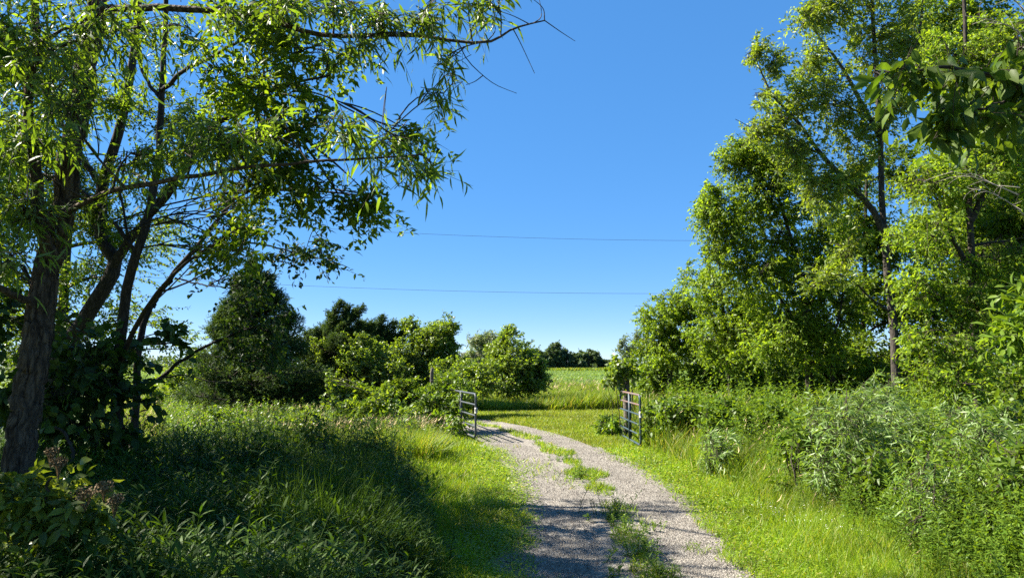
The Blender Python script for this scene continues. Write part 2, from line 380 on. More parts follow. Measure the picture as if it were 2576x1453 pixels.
mb.leaves(P[k], D[k], rg.normal(size=(k.sum(), 3)), H[k]+.2, .004*(d[k]/7)**.8, 'blade')
xy = polar(rg, 320000, 4., 34, 1560, 3150); s = lane_s(xy); d = xy[:, 1]; p3 = np.column_stack([xy, 0*d])
keep = (s > 1.75 + .45*rg.random(len(xy))) & ((xy[:, 0] > 2.45) | (d < 14))
keep &= ~((xy[:, 0] < 2.9 + (d-17)*.3) & (d > 15.5)) & ~((xy[:, 0] < 2.8) & (d > 10.5))
keep &= rg.random(len(xy)) < np.clip((d-4)/6, .3, 1); xy, d, p3 = xy[keep], d[keep], p3[keep]; n = len(xy)
H = (.28 + .3*rg.random(n) + .1*noise3(p3, 37, .8))*(1+.5*np.clip((d-8)/5, 0, 1))*np.clip(.5+.5*(d-5)/9, .5, 1)
P, D = blades(mb, rg, xy, H, .006*(d/7)**.85*(.6+.8*rg.random(n)), .3, .12)
k = rg.random(n) < (.02 + .05*(noise3(p3, 39, .9) > .3))*np.clip((d-7)/4, .03, 1); plume(seeds, rg, P[k], D[k], H[k]+.08, .12, .012*(d[k]/10)**.7)
mb.leaves(P[k], D[k], rg.normal(size=(k.sum(), 3)), H[k]+.1, .004*(d[k]/7)**.8, 'blade')
xy = polar(rg, 120000, 26, 46, 1000, 1800); d = xy[:, 1]; p3 = np.column_stack([xy, 0*d]); n = len(xy)
H = .45 + .3*rg.random(n) + .15*noise3(p3, 41, .5)
P, D = blades(mb, rg, xy, H, .022*(.6+.8*rg.random(n)), .3, .15)
k = rg.random(n) < .025*np.clip((d-29)/6, 0, 1)*(.6+.4*noise3(p3, 43, .3)); plume(seeds, rg, P[k], D[k], H[k]+.12, .2, .035)
mb.leaves(P[k], D[k], rg.normal(size=(k.sum(), 3)), H[k]+.12, .012, 'blade')
xy = polar(rg, 60000, 26, 46, 250, 1000); n = len(xy); d = xy[:, 1]
blades(mb, rg, xy, .4+.3*rg.random(n), .03, .3, .15)
xy = polar(rg, 40000, 203, 214, 300, 1800); n = len(xy)
P, D = blades(mb, rg, xy, .7+.6*rg.random(n), .25, .3, .1)
pass
tag(mb.build('meadow_grass', M['meadow']), kind='stuff')

# dark tall grass clump in the shade left of the lane
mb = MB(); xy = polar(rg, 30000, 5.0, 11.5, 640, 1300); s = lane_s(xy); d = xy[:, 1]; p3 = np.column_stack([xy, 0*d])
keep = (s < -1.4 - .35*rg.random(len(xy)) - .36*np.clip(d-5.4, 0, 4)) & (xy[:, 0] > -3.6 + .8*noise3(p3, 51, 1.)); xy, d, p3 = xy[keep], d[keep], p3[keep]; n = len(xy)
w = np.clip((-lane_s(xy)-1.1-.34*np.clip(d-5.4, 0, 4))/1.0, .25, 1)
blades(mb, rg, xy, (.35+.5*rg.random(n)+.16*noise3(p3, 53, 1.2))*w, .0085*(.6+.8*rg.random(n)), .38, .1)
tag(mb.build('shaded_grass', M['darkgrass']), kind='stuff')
tag(seeds.build('grass_seed_heads', M['straw']), kind='stuff')

def twig_pts(base, D, L, m=4, droop=.3, curl=None):
    t = np.linspace(0, 1, m)[None, :, None]; n = len(base)
    L = np.broadcast_to(np.asarray(L, float), (n,))[:, None, None]
    pts = base[:, None] + D[:, None]*L*t + np.array([0, 0, -1.])*droop*L*t**2
    if curl is not None: pts = pts + curl[:, None]*L*t**2
    return pts
def along(pts, rg, k, lo=.12, even=True):
    """k points on every polyline, with tangents"""
    n, m, _ = pts.shape
    u = lo + (1-lo)*((np.arange(k)[None]+rg.random((n, k))*.7)/k if even else rg.random((n, k)))
    u = np.clip(u, 0, .9999)*(m-1); i = u.astype(int); f = (u-i)[..., None]
    r_ = np.arange(n)[:, None]
    P = pts[r_, i]*(1-f) + pts[r_, i+1]*f
    return P.reshape(-1, 3), unit(pts[r_, i+1]-pts[r_, i]).reshape(-1, 3)
def leaves_on(mb, rg, pts, k, L, Wd, kind, spread=.9, droop=.3, up=.7, lo=.12, wind=(0, 0, 0)):
    P, T = along(pts, rg, k, lo); n = len(P)
    side = unit(np.cross(T, unit(rg.normal(size=(n, 3)) + np.array([0, 0, 1.2]))))*np.where(np.arange(n) % 2 == 0, 1, -1)[:, None]
    D = unit(T*(1.05-spread*.6) + side*spread + np.array([0, 0, -1.])*droop + .3*rg.normal(size=(n, 3)) + np.array(wind))
    N = unit(np.array([0, 0, 1.])*up + .65*rg.normal(size=(n, 3)))
    mb.leaves(P, D, N, L*(.55+.7*rg.random(n)), Wd*(.7+.5*rg.random(n)), kind)
def weeds(mb, rg, xy, H, nl, L, Wd, lean=.12, kind='long', upright=.55):
    """leafy stalks: a stem and lance leaves all the way up, crowded at the tip"""
    n = len(xy); P = np.column_stack([xy, np.zeros(n)])
    D = unit(np.stack([rg.normal(size=n)*lean+.06, rg.normal(size=n)*lean, np.ones(n)], 1))
    pts = twig_pts(P, D, H, 4, .03, .1*rg.normal(size=(n, 3)))
    mb.tubes(pts, np.array([.004, .0035, .003, .0015])[None]*np.ones((n, 1)), 3)
    u = (np.arange(nl)/nl)**.75; u = np.clip(.12+.88*u[None]+.03*rg.random((n, nl)), 0, .9999)*3
    i = u.astype(int); f = (u-i)[..., None]; r_ = np.arange(n)[:, None]
    B = (pts[r_, i]*(1-f)+pts[r_, i+1]*f).reshape(-1, 3); uu = (u/3).reshape(-1)
    ph = (np.arange(nl)[None]*2.4 + rg.random((n, 1))*6.28 + .4*rg.normal(size=(n, nl))).reshape(-1)
    el = upright*(.2+1.1*uu)+.2*rg.normal(size=len(uu))
    Dl = np.stack([np.cos(ph)*np.cos(el), np.sin(ph)*np.cos(el), np.sin(el)], 1)
    Nn = np.stack([-np.cos(ph)*np.sin(el), -np.sin(ph)*np.sin(el), np.cos(el)], 1) + .25*rg.normal(size=(len(uu), 3))
    sc = (1-.45*uu)*(.75+.5*rg.random(len(uu)))*(np.repeat(np.broadcast_to(H, (n,)), nl)/np.mean(H))**.4
    L = np.repeat(np.broadcast_to(L, (n,)), nl); Wd = np.repeat(np.broadcast_to(Wd, (n,)), nl)
    mb.leaves(B, Dl, Nn, L*sc, Wd*sc, kind)
# undergrowth: left foreground, right margin
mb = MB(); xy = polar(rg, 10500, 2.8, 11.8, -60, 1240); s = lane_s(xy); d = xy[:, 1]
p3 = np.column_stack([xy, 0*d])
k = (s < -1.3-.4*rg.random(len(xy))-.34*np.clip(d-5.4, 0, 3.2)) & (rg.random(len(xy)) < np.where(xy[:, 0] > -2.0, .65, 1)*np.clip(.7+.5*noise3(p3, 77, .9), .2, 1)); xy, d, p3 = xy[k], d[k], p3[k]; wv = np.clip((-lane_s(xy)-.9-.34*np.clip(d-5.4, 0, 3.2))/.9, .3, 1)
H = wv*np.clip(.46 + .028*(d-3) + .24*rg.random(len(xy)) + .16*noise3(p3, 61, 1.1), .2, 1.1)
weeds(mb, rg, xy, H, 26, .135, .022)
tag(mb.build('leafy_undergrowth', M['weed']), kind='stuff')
mb = MB()
xy = polar(rg, 10800, 3.8, 28, 1560, 3250); s = lane_s(xy); d = xy[:, 1]; p3 = np.column_stack([xy, 0*d])
k = (s > 1.95 + .5*rg.random(len(xy))) & ((xy[:, 0] > 3.1) | (d < 13.5)) & (noise3(p3, 71, .7) > -.5) & ~((d > 15) & (xy[:, 0] < 3.4 + (d-15)*.15))
xy, d = xy[k], d[k]; ss = s[k]
weeds(mb, rg, xy, (.5+.5*rg.random(len(xy)))*(1+.45*np.clip((d-8)/5, 0, 1))*np.clip(.45+.5*(ss-1.95), .45, 1), 26, .11*(d/8)**.25, .03*(d/8)**.4)
xy = polar(rg, 4200, 10.5, 25, 420, 1180); s = lane_s(xy); d = xy[:, 1]; p3 = np.column_stack([xy, 0*d])
k = (s < -2) & (noise3(p3, 73, .8) > -.1) & ~((s > -2.6) & (d > 13)); xy, d = xy[k], d[k]
weeds(mb, rg, xy, .45+.35*rg.random(len(xy)), 22, .12, .04)
tag(mb.build('tangled_undergrowth', M['mid']), kind='stuff')
# crop rows
mb = MB(); xy = polar(rg, 70000, 46, 203, 250, 1850); d = xy[:, 1]
xy[:, 0] = np.round((xy[:, 0]+d*.1)/.76)*.76 - d*.1 + .14*rg.normal(size=len(d)); n = len(d); ph = rg.random(n)*6.28
mb.leaves(np.column_stack([xy, .12+.22*rg.random(n)]), np.column_stack([np.cos(ph), np.sin(ph), .3*rg.random(n)]), np.column_stack([.6*rg.normal(size=(n, 2)), np.ones(n)]), .2*(d/60)**.6, .15*(d/60)**.6, 'fold')
tag(mb.build('crop_leaves', M['crop']), kind='stuff')
# pebbles on the lane
mb = MB(); xy = polar(rg, 90000, 4.6, 19, 1100, 2100); s = lane_s(xy); k = np.abs(s) < 1.08; xy = xy[k]; n = len(xy)
a = rg.random(n)*6.28; r_ = .0052*(.5+1.1*rg.random(n))*(xy[:, 1]/6)**.35
O = np.array([(1, 0, 0), (0, .7, 0), (-1, .1, 0), (0, -.8, 0), (.1, .05, .8), (0, 0, -.5)])
ca, sa = np.cos(a)[:, None], np.sin(a)[:, None]
V = np.stack([O[None, :, 0]*ca-O[None, :, 1]*sa, O[None, :, 0]*sa+O[None, :, 1]*ca, np.broadcast_to(O[None, :, 2], (n, 6))], -1)*r_[:, None, None]
V = V*(.8+.4*rg.random((n, 6, 1))) + np.column_stack([xy, .016+0*a])[:, None]
tr = np.array([(0, 1, 4), (1, 2, 4), (2, 3, 4), (3, 0, 4), (1, 0, 5), (2, 1, 5), (3, 2, 5), (0, 3, 5)])
mb.add(V, None, tr[None]+(np.arange(n)*6)[:, None, None])
tag(mb.build('loose_pebbles', M['stone']), kind='stuff')
# grass and sprouts on the lane's middle strip and along its edges
mb = MB(); xy = polar(rg, 200000, 4.6, 22, 1100, 2100); s = lane_s(xy); d = xy[:, 1]; p3 = np.column_stack([xy, 0*d])
nz_ = noise3(p3, 81, 2.2); wid = np.where(d > 9, .18+.1*nz_, .09+.09*nz_)
sc = s - .04 - .12*np.clip((7-d)/2, 0, 1)
k = (np.abs(sc) < wid) & (rg.random(len(d)) < np.where(d > 9.5, .92, .28)) | ((np.abs(s) < 1.0) & (np.abs(s) > .1) & (noise3(p3, 83, 3.3) > .72) & (rg.random(len(d)) < .06))
xy, d = xy[k], d[k]; n = len(xy)
blades(mb, rg, xy, .04+.1*rg.random(n), .0065*(d/6)**.8, .6)
xy2 = xy[rg.random(n) < .5]; n = len(xy2); ph = rg.random(n)*6.28
mb.leaves(np.column_stack([xy2, .012+.05*rg.random(n)]), np.column_stack([np.cos(ph), np.sin(ph), .6*rg.random(n)]), np.column_stack([.5*rg.normal(size=(n, 2)), np.ones(n)]), .035, .018, 'fold')
tag(mb.build('lane_sprouts', M['grass']), kind='stuff')
mb = MB(); xy = polar(rg, 700, 4.8, 8.5, 1850, 2250); s = lane_s(xy); k = (s > 1.5) & (noise3(np.column_stack([xy, 0*s]), 91, 2.) > .1); xy = xy[k]; n = len(xy)
for q in range(3):
    ph = rg.random(n)*6.28
    mb.leaves(np.column_stack([xy, .1+.08*rg.random(n)]), np.column_stack([np.cos(ph), np.sin(ph), .4+0*ph]), rg.normal(size=(n, 3)), .009, .009, 'rhomb')
tag(mb.build('clover_flowers', M['white']), kind='stuff')
print('ground done')

# ------------------------------------------------------------------ trees
def limb(mb, pts, r0, r1, n=26, k=9, wob=.02, seed=0, rough=0., power=1.):
    P = resample(np.array(pts), n); rg = rng_(seed+900)
    w = np.cumsum(rg.normal(size=(n, 3)), 0); w -= np.linspace(0, 1, n)[:, None]*w[-1]
    P = P + wob*w*.3
    t = np.linspace(0, 1, n)**power; rad = r0*(1-t)+r1*t
    if rough:
        T = unit(np.gradient(P, axis=0)); A = unit(np.cross(T, np.array([0, 1, .2]))); B = np.cross(T, A); th = np.arange(k)*2*pi/k
        dirs = A[:, None]*np.cos(th)[None, :, None]+B[:, None]*np.sin(th)[None, :, None]
        q = dirs*np.array([1, 1, 1.]) ; pos = P[:, None]*np.array([0, 0, 1.])
        h = np.abs(np.sin(th[None]*7.0 + 1.5*noise3(pos+q*.7, seed+5, 5.) )) + .5*noise3(q*3+pos*3, seed+6, 3.)
        R = rad[:, None]*(1+rough*(h-.5))
        V = P[:, None]+dirs*R[..., None]
        i, j = np.meshgrid(np.arange(n-1), np.arange(k), indexing='ij'); j2 = (j+1) % k
        mb.add(V, np.stack([i*k+j, i*k+j2, (i+1)*k+j2, (i+1)*k+j], -1).reshape(-1, 4))
    else:
        mb.tubes(P[None], rad[None], k)
    return P
def link_curve(a, b, rg, n=7, sag=.12):
    """a bent branch from a to b"""
    t = np.linspace(0, 1, n)[:, None]; L = np.linalg.norm(b-a)
    mid = rg.normal(size=3)*.1*L + np.array([0, 0, sag*L])
    return a+(b-a)*t + mid*(4*t*(1-t))*.6

SHO = np.array([-sun_dir[0], -sun_dir[1]])/sun_dir[2]
def prune(P, rg):
    """thin the boughs whose shade would fall on the open lane, the right verge or the sunny meadow"""
    G_ = P[:, :2] + SHO*(P[:, 2:3]-.3); sx = lane_s(G_); x, y = G_[:, 0], G_[:, 1]
    p = np.zeros(len(P))
    p[(y > 8.3) & (y < 14) & (sx > -2.4)] = .93
    p[(y > 5.2) & (y <= 8.3) & (x > .95 + .25*np.sin(y*5))] = .95
    p[(y > 4.7) & (y <= 8.3) & (x > -.1) & (x <= 1.2)] = np.maximum(p[(y > 4.7) & (y <= 8.3) & (x > -.1) & (x <= 1.2)], .12)
    p[(y > 10.8) & (y < 22) & (sx <= -1.7)] = .65
    Q_ = P[:, :2] + SHO*(P[:, 2:3]-1.1)
    p[(Q_[:, 0] > -3.0) & (Q_[:, 0] < -1.75) & (Q_[:, 1] > 2.9) & (Q_[:, 1] < 4.2)] = .85
    return rg.random(len(P)) > p
DENS = 5.5; LS = 1.15
def tree(name, label, cat, limbs, blobs, leafmat, bark='darkbark', twigmat='twig', seed=1, dens=1., tl=.55, k=16, L=.08, Wd=.035, kind='fold',
         droop=.35, up=.8, wind=(.25, 0, 0), compound=0, spread=.9, ldroop=.3, gap=-.35, gapf=2.2, group=None, rough=0., k0=10, tr=.004, leafparts=None, sub=10, lo=.3, vines=None, dead=None, crown_name='crown', cut=False):
    """limbs: [(points, r0, r1)], the first is the trunk; blobs: [(px, py, d, rx, ry, depth radius, density)] in photograph pixels at distance d"""
    rg = rng_(seed); base = np.array(limbs[0][0][0]).copy(); base[2] = 0; L, Wd = L*LS, Wd*LS
    root = thing(name, label, cat, base, group)
    wood = MB(); br = MB(); cr = MB(); allp = []
    for q, (pts, r0, r1) in enumerate(limbs):
        P = limb(wood, pts, r0, r1, n=170 if (rough and q == 0) else 30, k=(56 if rough and q == 0 else k0 if q == 0 else 7), seed=seed+q, rough=rough if q == 0 else 0)
        allp.append(np.column_stack([P, np.linspace(r0, r1, len(P))]))
    SK = np.concatenate(allp)
    for (px, py, d, rx, ry, rd, dn) in blobs:
        c = at(px, py, d); rr = np.array([rx/F*d, rd, ry/F*d])
        area = rr[0]*rr[2] + rr[1]*(rr[0]+rr[2])*.5
        n = max(8, int(area*dens*dn*34*DENS))
        U = unit(rg.normal(size=(n*2, 3))); rad = lo+(1-lo)*rg.random(n*2)**.55
        P = c+U*rr*rad[:, None]*(1+.26*noise3(U*3+c, seed+7, 1.1))[:, None]
        kp = noise3(P, seed+17, gapf) > gap; P, U = P[kp][:n], U[kp][:n]
        if P.shape[0] < 3: continue
        low = P[:, 2] > .12
        if cut: low &= prune(P, rg)
        P, U = P[low], U[low]; n = len(P)
        if n < 3: continue
        # limb from skeleton to blob
        dist = np.linalg.norm(SK[:, :3]-c, axis=1) + 2.5*np.maximum(SK[:, 2]-(c[2]-.25*rr[2]), 0)
        near_ = np.flatnonzero(dist < dist.min()*1.25+.05); i0 = int(near_[rg.integers(len(near_))]); a = SK[i0, :3]; ra = min(SK[i0, 3]*.55, .035+.02*np.linalg.norm(c-a))
        main = link_curve(a, c+np.array([0, 0, -.1*rr[2]]), rg, 9)
        br.tubes(main[None], np.linspace(ra, max(.3*ra, tr*1.5), 9)[None], 5)
        ns = max(3, int(sub*(.5+n/320)))
        ends = P[rg.permutation(n)[:ns]]
        subs = []
        for e in ends:
            b = main[rg.integers(3, 9)]
            subs.append(link_curve(b, e, rg, 7, .08))
        subs = np.array(subs)
        br.tubes(subs, np.linspace(max(.35*ra, tr*2), tr, 7)[None]*np.ones((len(subs), 1)), 4)
        # pull twig roots toward nearest sub-branch point
        sp_ = subs.reshape(-1, 3)
        dd = ((P[:, None]-sp_[None])**2).sum(-1); near = sp_[np.argmin(dd, 1)]
        D = unit(unit(P-near+1e-4)*.6 + U*.7 + np.array([0, 0, up*.6]) + .35*rg.normal(size=(n, 3)) + np.array(wind)*.6)
        Lt = tl*(.6+.8*rg.random(n))
        B = P - D*Lt[:, None]*.55
        pts = twig_pts(B, D, Lt, 4, droop, .12*rg.normal(size=(n, 3)) + np.array(wind)*.5)
        br.tubes(pts, np.array([tr, tr*.8, tr*.6, tr*.3])[None]*np.ones((n, 1)), 3)
        m_ = rg.random(n) < .45                     # tie twigs back to their branch
        if m_.any(): br.tubes(np.stack([near[m_], (near[m_]+B[m_])*.5+np.array([0, 0, .03]), B[m_]], 1), np.array([tr*1.2, tr*1.1, tr])[None]*np.ones((m_.sum(), 1)), 3)
        if compound:
            RP, RT = along(pts, rg, k, .1); q = len(RP)
            side = unit(np.cross(RT, rg.normal(size=(q, 3))))
            RD = unit(RT*.5+side*.8+np.array([0, 0, -ldroop])+np.array(wind)*.6)
            rl = compound*(.7+.6*rg.random(q)); rp = twig_pts(RP, RD, rl, 3, .25)
            leaves_on(cr, rg, rp, 7, L, Wd, kind, 1.0, .12, 1.0, .25, wind=tuple(np.array(wind)*.5))
        else:
            leaves_on(cr, rg, pts, k, L, Wd, kind, spread, ldroop, .75, .08, wind)
    if dead:
        for (p0, p1) in dead:
            dm = MB()
            a, b = at(*p0), at(*p1); m0 = link_curve(a, b, rg, 9, .05); dm.tubes(m0[None], np.linspace(.014, .004, 9)[None], 4)
            bp_, bt = along(m0[None], rg, 9, .2); n = len(bp_)
            dm.tubes(twig_pts(bp_, unit(bt+.8*rg.normal(size=(n, 3))), .25+.35*rg.random(n), 4, .1, .2*rg.normal(size=(n, 3))), np.array([.004, .0035, .003, .002])[None]*np.ones((n, 1)), 3)
            dm.build('dead_branch', M['paletwig'], root)
    wood.build('trunk', M[bark], root, smooth=not rough)
    br.build('branches', M[twigmat], root)
    cr.build(crown_name, M[leafmat], root)
    return root
def blob(x, y, z, rx, ry, rz, dn):
    f = y*cp + (z-CZ)*sp; u = x/f; v = (-y*sp + (z-CZ)*cp)/f
    return (1288+u*F, 726.5-v*F, y, rx*F/y, rz*F/y, ry, dn)
def A(*pts):
    return [at(*p) for p in pts]
def G(px, d):
    p = at(px, 900, d); p[2] = -.05; return p

# --- near willow, left edge
WILLOW = [([G(-8, 5.2)] + A((8, 1370, 5.2), (38, 1150, 5.2), (68, 960, 5.2), (90, 800, 5.25), (118, 650, 5.3), (160, 500, 5.4), (195, 300, 5.5), (222, 150, 5.6), (243, 0, 5.7), (255, -160, 5.8)), .1, .06),
 (A((120, 640, 5.2), (100, 560, 5.05), (85, 400, 5.0), (70, 230, 5.0), (88, 100, 5.0), (85, -120, 5.0)), .05, .026),
 (A((236, 20, 5.7), (330, 18, 5.6), (470, 14, 5.5), (600, 24, 5.4), (680, 45, 5.35), (770, 72, 5.3), (870, 82, 5.2), (980, 82, 5.1), (1080, 92, 5.0), (1222, 107, 4.9), (1290, 72, 4.9), (1370, 52, 4.9)), .034, .005),
 (A((135, 560, 5.3), (200, 520, 5.1), (300, 478, 4.9), (400, 462, 4.8), (490, 446, 4.7), (590, 428, 4.6), (700, 420, 4.6), (850, 400, 4.6), (1000, 390, 4.6), (1075, 385, 4.6)), .024, .005),
 (A((78, 765, 5.2), (40, 750, 5.05), (0, 728, 4.9), (-60, 700, 4.8)), .03, .022)]
wb = [(90, 120, 4.9, 150, 120, .5, 1), (240, 60, 4.8, 130, 110, .5, 1), (60, 330, 4.9, 110, 110, .5, .9), (190, 290, 4.7, 90, 110, .4, .8), (60, 520, 4.8, 100, 70, .4, 1), (330, 380, 4.9, 130, 60, .4, .9), (470, 330, 4.8, 120, 60, .4, 1.2), (600, 360, 4.7, 110, 60, .4, 1.3),
      (740, 350, 4.7, 100, 70, .35, 1.1), (870, 330, 4.6, 90, 60, .3, 1.), (980, 330, 4.6, 60, 45, .3, .8), (1020, 410, 4.6, 50, 30, .2, .8), (1085, 410, 4.6, 30, 25, .15, .9), (160, 470, 4.8, 60, 50, .3, .8), (640, 450, 4.7, 80, 40, .3, .5), (30, 640, 4.7, 40, 25, .2, .8),
      (420, 60, 5.3, 120, 60, .4, .7), (560, 20, 5.3, 110, 60, .4, .8), (700, 25, 5.2, 110, 55, .4, .9), (840, 25, 5.1, 110, 50, .4, 1), (960, 40, 5.0, 90, 45, .3, 1.3), (1080, 50, 4.9, 75, 45, .3, 1.3), (1180, 0, 4.9, 80, 35, .3, 1.1), (1125, 140, 4.9, 35, 30, .15, .9), (1100, 230, 4.9, 18, 28, .1, 2.), (910, 100, 5.0, 25, 20, .1, .9), (1250, 0, 4.9, 50, 25, .2, .8)]
w = tree('willow_tree', 'nearest tree, furrowed grey willow trunk leaning at the left edge, long narrow leaves', 'tree', WILLOW, wb, 'willow', 'bark', 'twig', 11, 1.2, .4, 9, .115, .0175, 'long', .4, .25, (.12, 0, -.05), 0, .85, .38, -.35, 3.5, rough=.26, tr=.003, sub=7)
mb = MB()
for pts in ([(1370, 52, 4.9), (1410, 80, 4.9), (1447, 104, 4.9)], [(1290, 72, 4.9), (1310, 110, 4.9), (1345, 185, 4.9)], [(1150, 100, 4.95), (1175, 150, 4.95), (1215, 190, 4.95), (1250, 215, 4.95), (1300, 235, 4.95)], [(1215, 190, 4.95), (1195, 205, 4.95), (1172, 214, 4.95)],
            [(1340, 60, 4.9), (1362, 40, 4.9), (1355, -10, 4.9)], [(1225, 105, 4.9), (1245, 80, 4.9), (1240, 62, 4.9), (1205, 62, 4.9)], [(1330, 60, 4.9), (1290, 40, 4.9), (1245, 25, 4.9)], [(1370, 52, 4.9), (1365, 20, 4.9), (1330, -10, 4.9)]):
    P = resample(np.array(A(*pts)), 10); mb.tubes(P[None], np.linspace(.0045, .002, 10)[None], 4)
mb.build('bare_twigs', M['twig'], w)

# --- trees behind the willow
TA = [([G(118, 10)] + A((125, 1040, 10), (150, 900, 10), (222, 785, 9.9), (285, 670, 9.8), (255, 600, 9.8), (258, 470, 9.8), (300, 330, 9.8), (325, 200, 9.8), (345, 40, 9.8), (350, -150, 9.8)), .135, .04),
      (A((275, 690, 9.8), (310, 630, 9.7), (365, 560, 9.6), (425, 470, 9.5), (500, 380, 9.4), (560, 260, 8.6), (640, 190, 7.9)), .075, .02),
      (A((258, 470, 9.8), (200, 380, 9.9), (120, 250, 10), (60, 80, 10)), .05, .02)]
tree('ash_tree', 'ash with a thick dark leaning forked trunk, just right of the willow', 'tree', TA,
     [(110, 120, 10.3, 190, 150, .9, 1), (320, 60, 10, 170, 130, .9, 1), (90, 420, 10.3, 170, 150, .9, .9), (310, 290, 9.8, 140, 120, .8, .8), (500, 300, 9.5, 110, 110, .7, .8), (230, 560, 10, 130, 80, .6, .6), (60, 660, 10.2, 120, 80, .6, .7), (450, 470, 9.6, 90, 60, .6, .6), (620, 230, 7.6, 90, 80, .5, .8), (380, 620, 9.6, 90, 50, .5, .5), (330, 420, 9.6, 110, 70, .5, .7), (470, 560, 9.4, 90, 45, .5, .6)],
     'ash', 'darkbark', 'twig', 21, .85, .5, 6, .062, .027, 'fold', .3, .5, (.12, 0, -.05), .17, gap=-.25, gapf=2.3, cut=True, group='trees behind the willow on the left')
TB = [([G(285, 7.58)] + A((292, 1180, 7.51), (298, 1000, 7.36), (305, 860, 7.29), (330, 680, 7.15), (370, 562, 7.15), (398, 400, 7.15), (403, 250, 7.15), (412, 100, 7.15), (420, -120, 7.15)), .07, .022),
      (A((372, 555, 7.15), (430, 500, 7.01), (480, 400, 6.57), (570, 310, 5.81), (700, 230, 5.70), (830, 190, 5.70)), .036, .009),
      (A((403, 250, 7.15), (360, 190, 7.15), (345, 110, 7.15), (340, 20, 7.15)), .022, .01),
      (A((404, 230, 7.15), (470, 170, 6.78), (560, 120, 6.04), (700, 60, 5.70)), .026, .009),
      (A((345, 640, 7.15), (290, 560, 7.15), (330, 600, 7.15), (310, 480, 7.15), (320, 380, 7.15)), .022, .008)]
tree('ash_tree', 'slender dark upright ash whose leafy boughs reach furthest right over the meadow', 'tree', TB,
     [(450, 20, 7.08, 165, 150, 0.51, 0.85), (600, 60, 5.65, 165, 134, 0.51, 0.60), (740, 110, 5.65, 138, 120, 0.45, 0.66), (690, 220, 5.65, 151, 104, 0.45, 0.60), (830, 165, 5.65, 75, 81, 0.32, 1.02), (580, 180, 5.65, 138, 104, 0.45, 0.54), (850, 280, 5.65, 124, 74, 0.39, 0.94), (910, 235, 5.65, 48, 37, 0.19, 1.02), (980, 330, 5.65, 89, 67, 0.26, 0.94), (900, 400, 5.65, 124, 74, 0.32, 0.85), (1010, 425, 5.65, 75, 37, 0.19, 0.77),
      (740, 420, 5.65, 151, 90, 0.39, 0.85), (850, 480, 5.65, 124, 60, 0.26, 0.77), (930, 490, 5.65, 55, 37, 0.19, 0.77), (620, 480, 5.65, 124, 74, 0.32, 0.59), (560, 400, 5.88, 110, 74, 0.32, 0.68), (700, 320, 5.65, 151, 81, 0.39, 0.77), (560, 600, 5.88, 110, 44, 0.26, 0.34), (420, 760, 7.01, 82, 74, 0.26, 0.42), (760, 540, 6.6, 110, 50, .4, .8), (600, 560, 6.8, 110, 60, .4, .7), (500, 620, 7, 100, 60, .4, .6), (480, 660, 6.94, 82, 60, 0.26, 0.30)],
     'ash', 'darkbark', 'twig', 22, .58, .4, 6, .068, .03, 'fold', .3, .4, (.14, 0, -.05), .15, lo=.12, gap=-.2, gapf=3.2, cut=True, group='trees behind the willow on the left')
TC = [([G(352, 8.7)] + A((350, 1000, 8.6), (358, 860, 8.5), (385, 775, 8.5), (440, 700, 8.4), (520, 600, 8.3), (572, 530, 8.2), (640, 430, 8.1)), .05, .016),
      (A((385, 775, 8.5), (400, 735, 8.5), (432, 705, 8.4)), .02, .018),
      (A((480, 650, 8.3), (560, 612, 8.1), (660, 608, 8.0), (760, 640, 7.9), (850, 650, 7.8)), .016, .006),
      (A((440, 700, 8.4), (520, 718, 8.2), (600, 725, 8.1)), .012, .006),
      (A((345, 985, 8.6), (400, 950, 8.5), (450, 910, 8.4), (520, 870, 8.3), (600, 840, 8.25), (680, 810, 8.2)), .03, .008),
      (A((400, 950, 8.5), (470, 945, 8.4), (580, 965, 8.3)), .012, .004)]
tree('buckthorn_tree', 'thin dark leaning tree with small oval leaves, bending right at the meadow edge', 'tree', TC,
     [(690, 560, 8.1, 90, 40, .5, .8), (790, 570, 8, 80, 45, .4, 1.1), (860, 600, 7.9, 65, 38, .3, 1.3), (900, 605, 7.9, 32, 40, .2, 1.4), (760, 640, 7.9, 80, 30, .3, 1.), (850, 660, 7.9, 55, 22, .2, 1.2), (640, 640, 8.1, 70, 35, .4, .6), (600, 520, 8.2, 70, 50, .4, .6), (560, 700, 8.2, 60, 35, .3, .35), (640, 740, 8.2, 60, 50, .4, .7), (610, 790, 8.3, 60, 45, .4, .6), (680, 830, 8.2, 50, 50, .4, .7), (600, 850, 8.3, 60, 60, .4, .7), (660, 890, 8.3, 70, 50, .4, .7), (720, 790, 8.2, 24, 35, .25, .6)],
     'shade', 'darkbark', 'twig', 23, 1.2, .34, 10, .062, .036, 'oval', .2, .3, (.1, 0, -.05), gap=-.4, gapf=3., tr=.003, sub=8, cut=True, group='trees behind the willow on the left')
TD = [([G(225, 7.6)] + A((228, 1180, 7.5), (240, 1080, 7.4), (245, 980, 7.3), (230, 880, 7.3)), .04, .012), ([G(272, 7.6)] + A((274, 1170, 7.5), (285, 1060, 7.4), (300, 960, 7.3)), .042, .012),
      ([G(178, 6.6)] + A((182, 1180, 6.5), (185, 1120, 6.5), (160, 1080, 6.5), (100, 1075, 6.5)), .018, .012)]
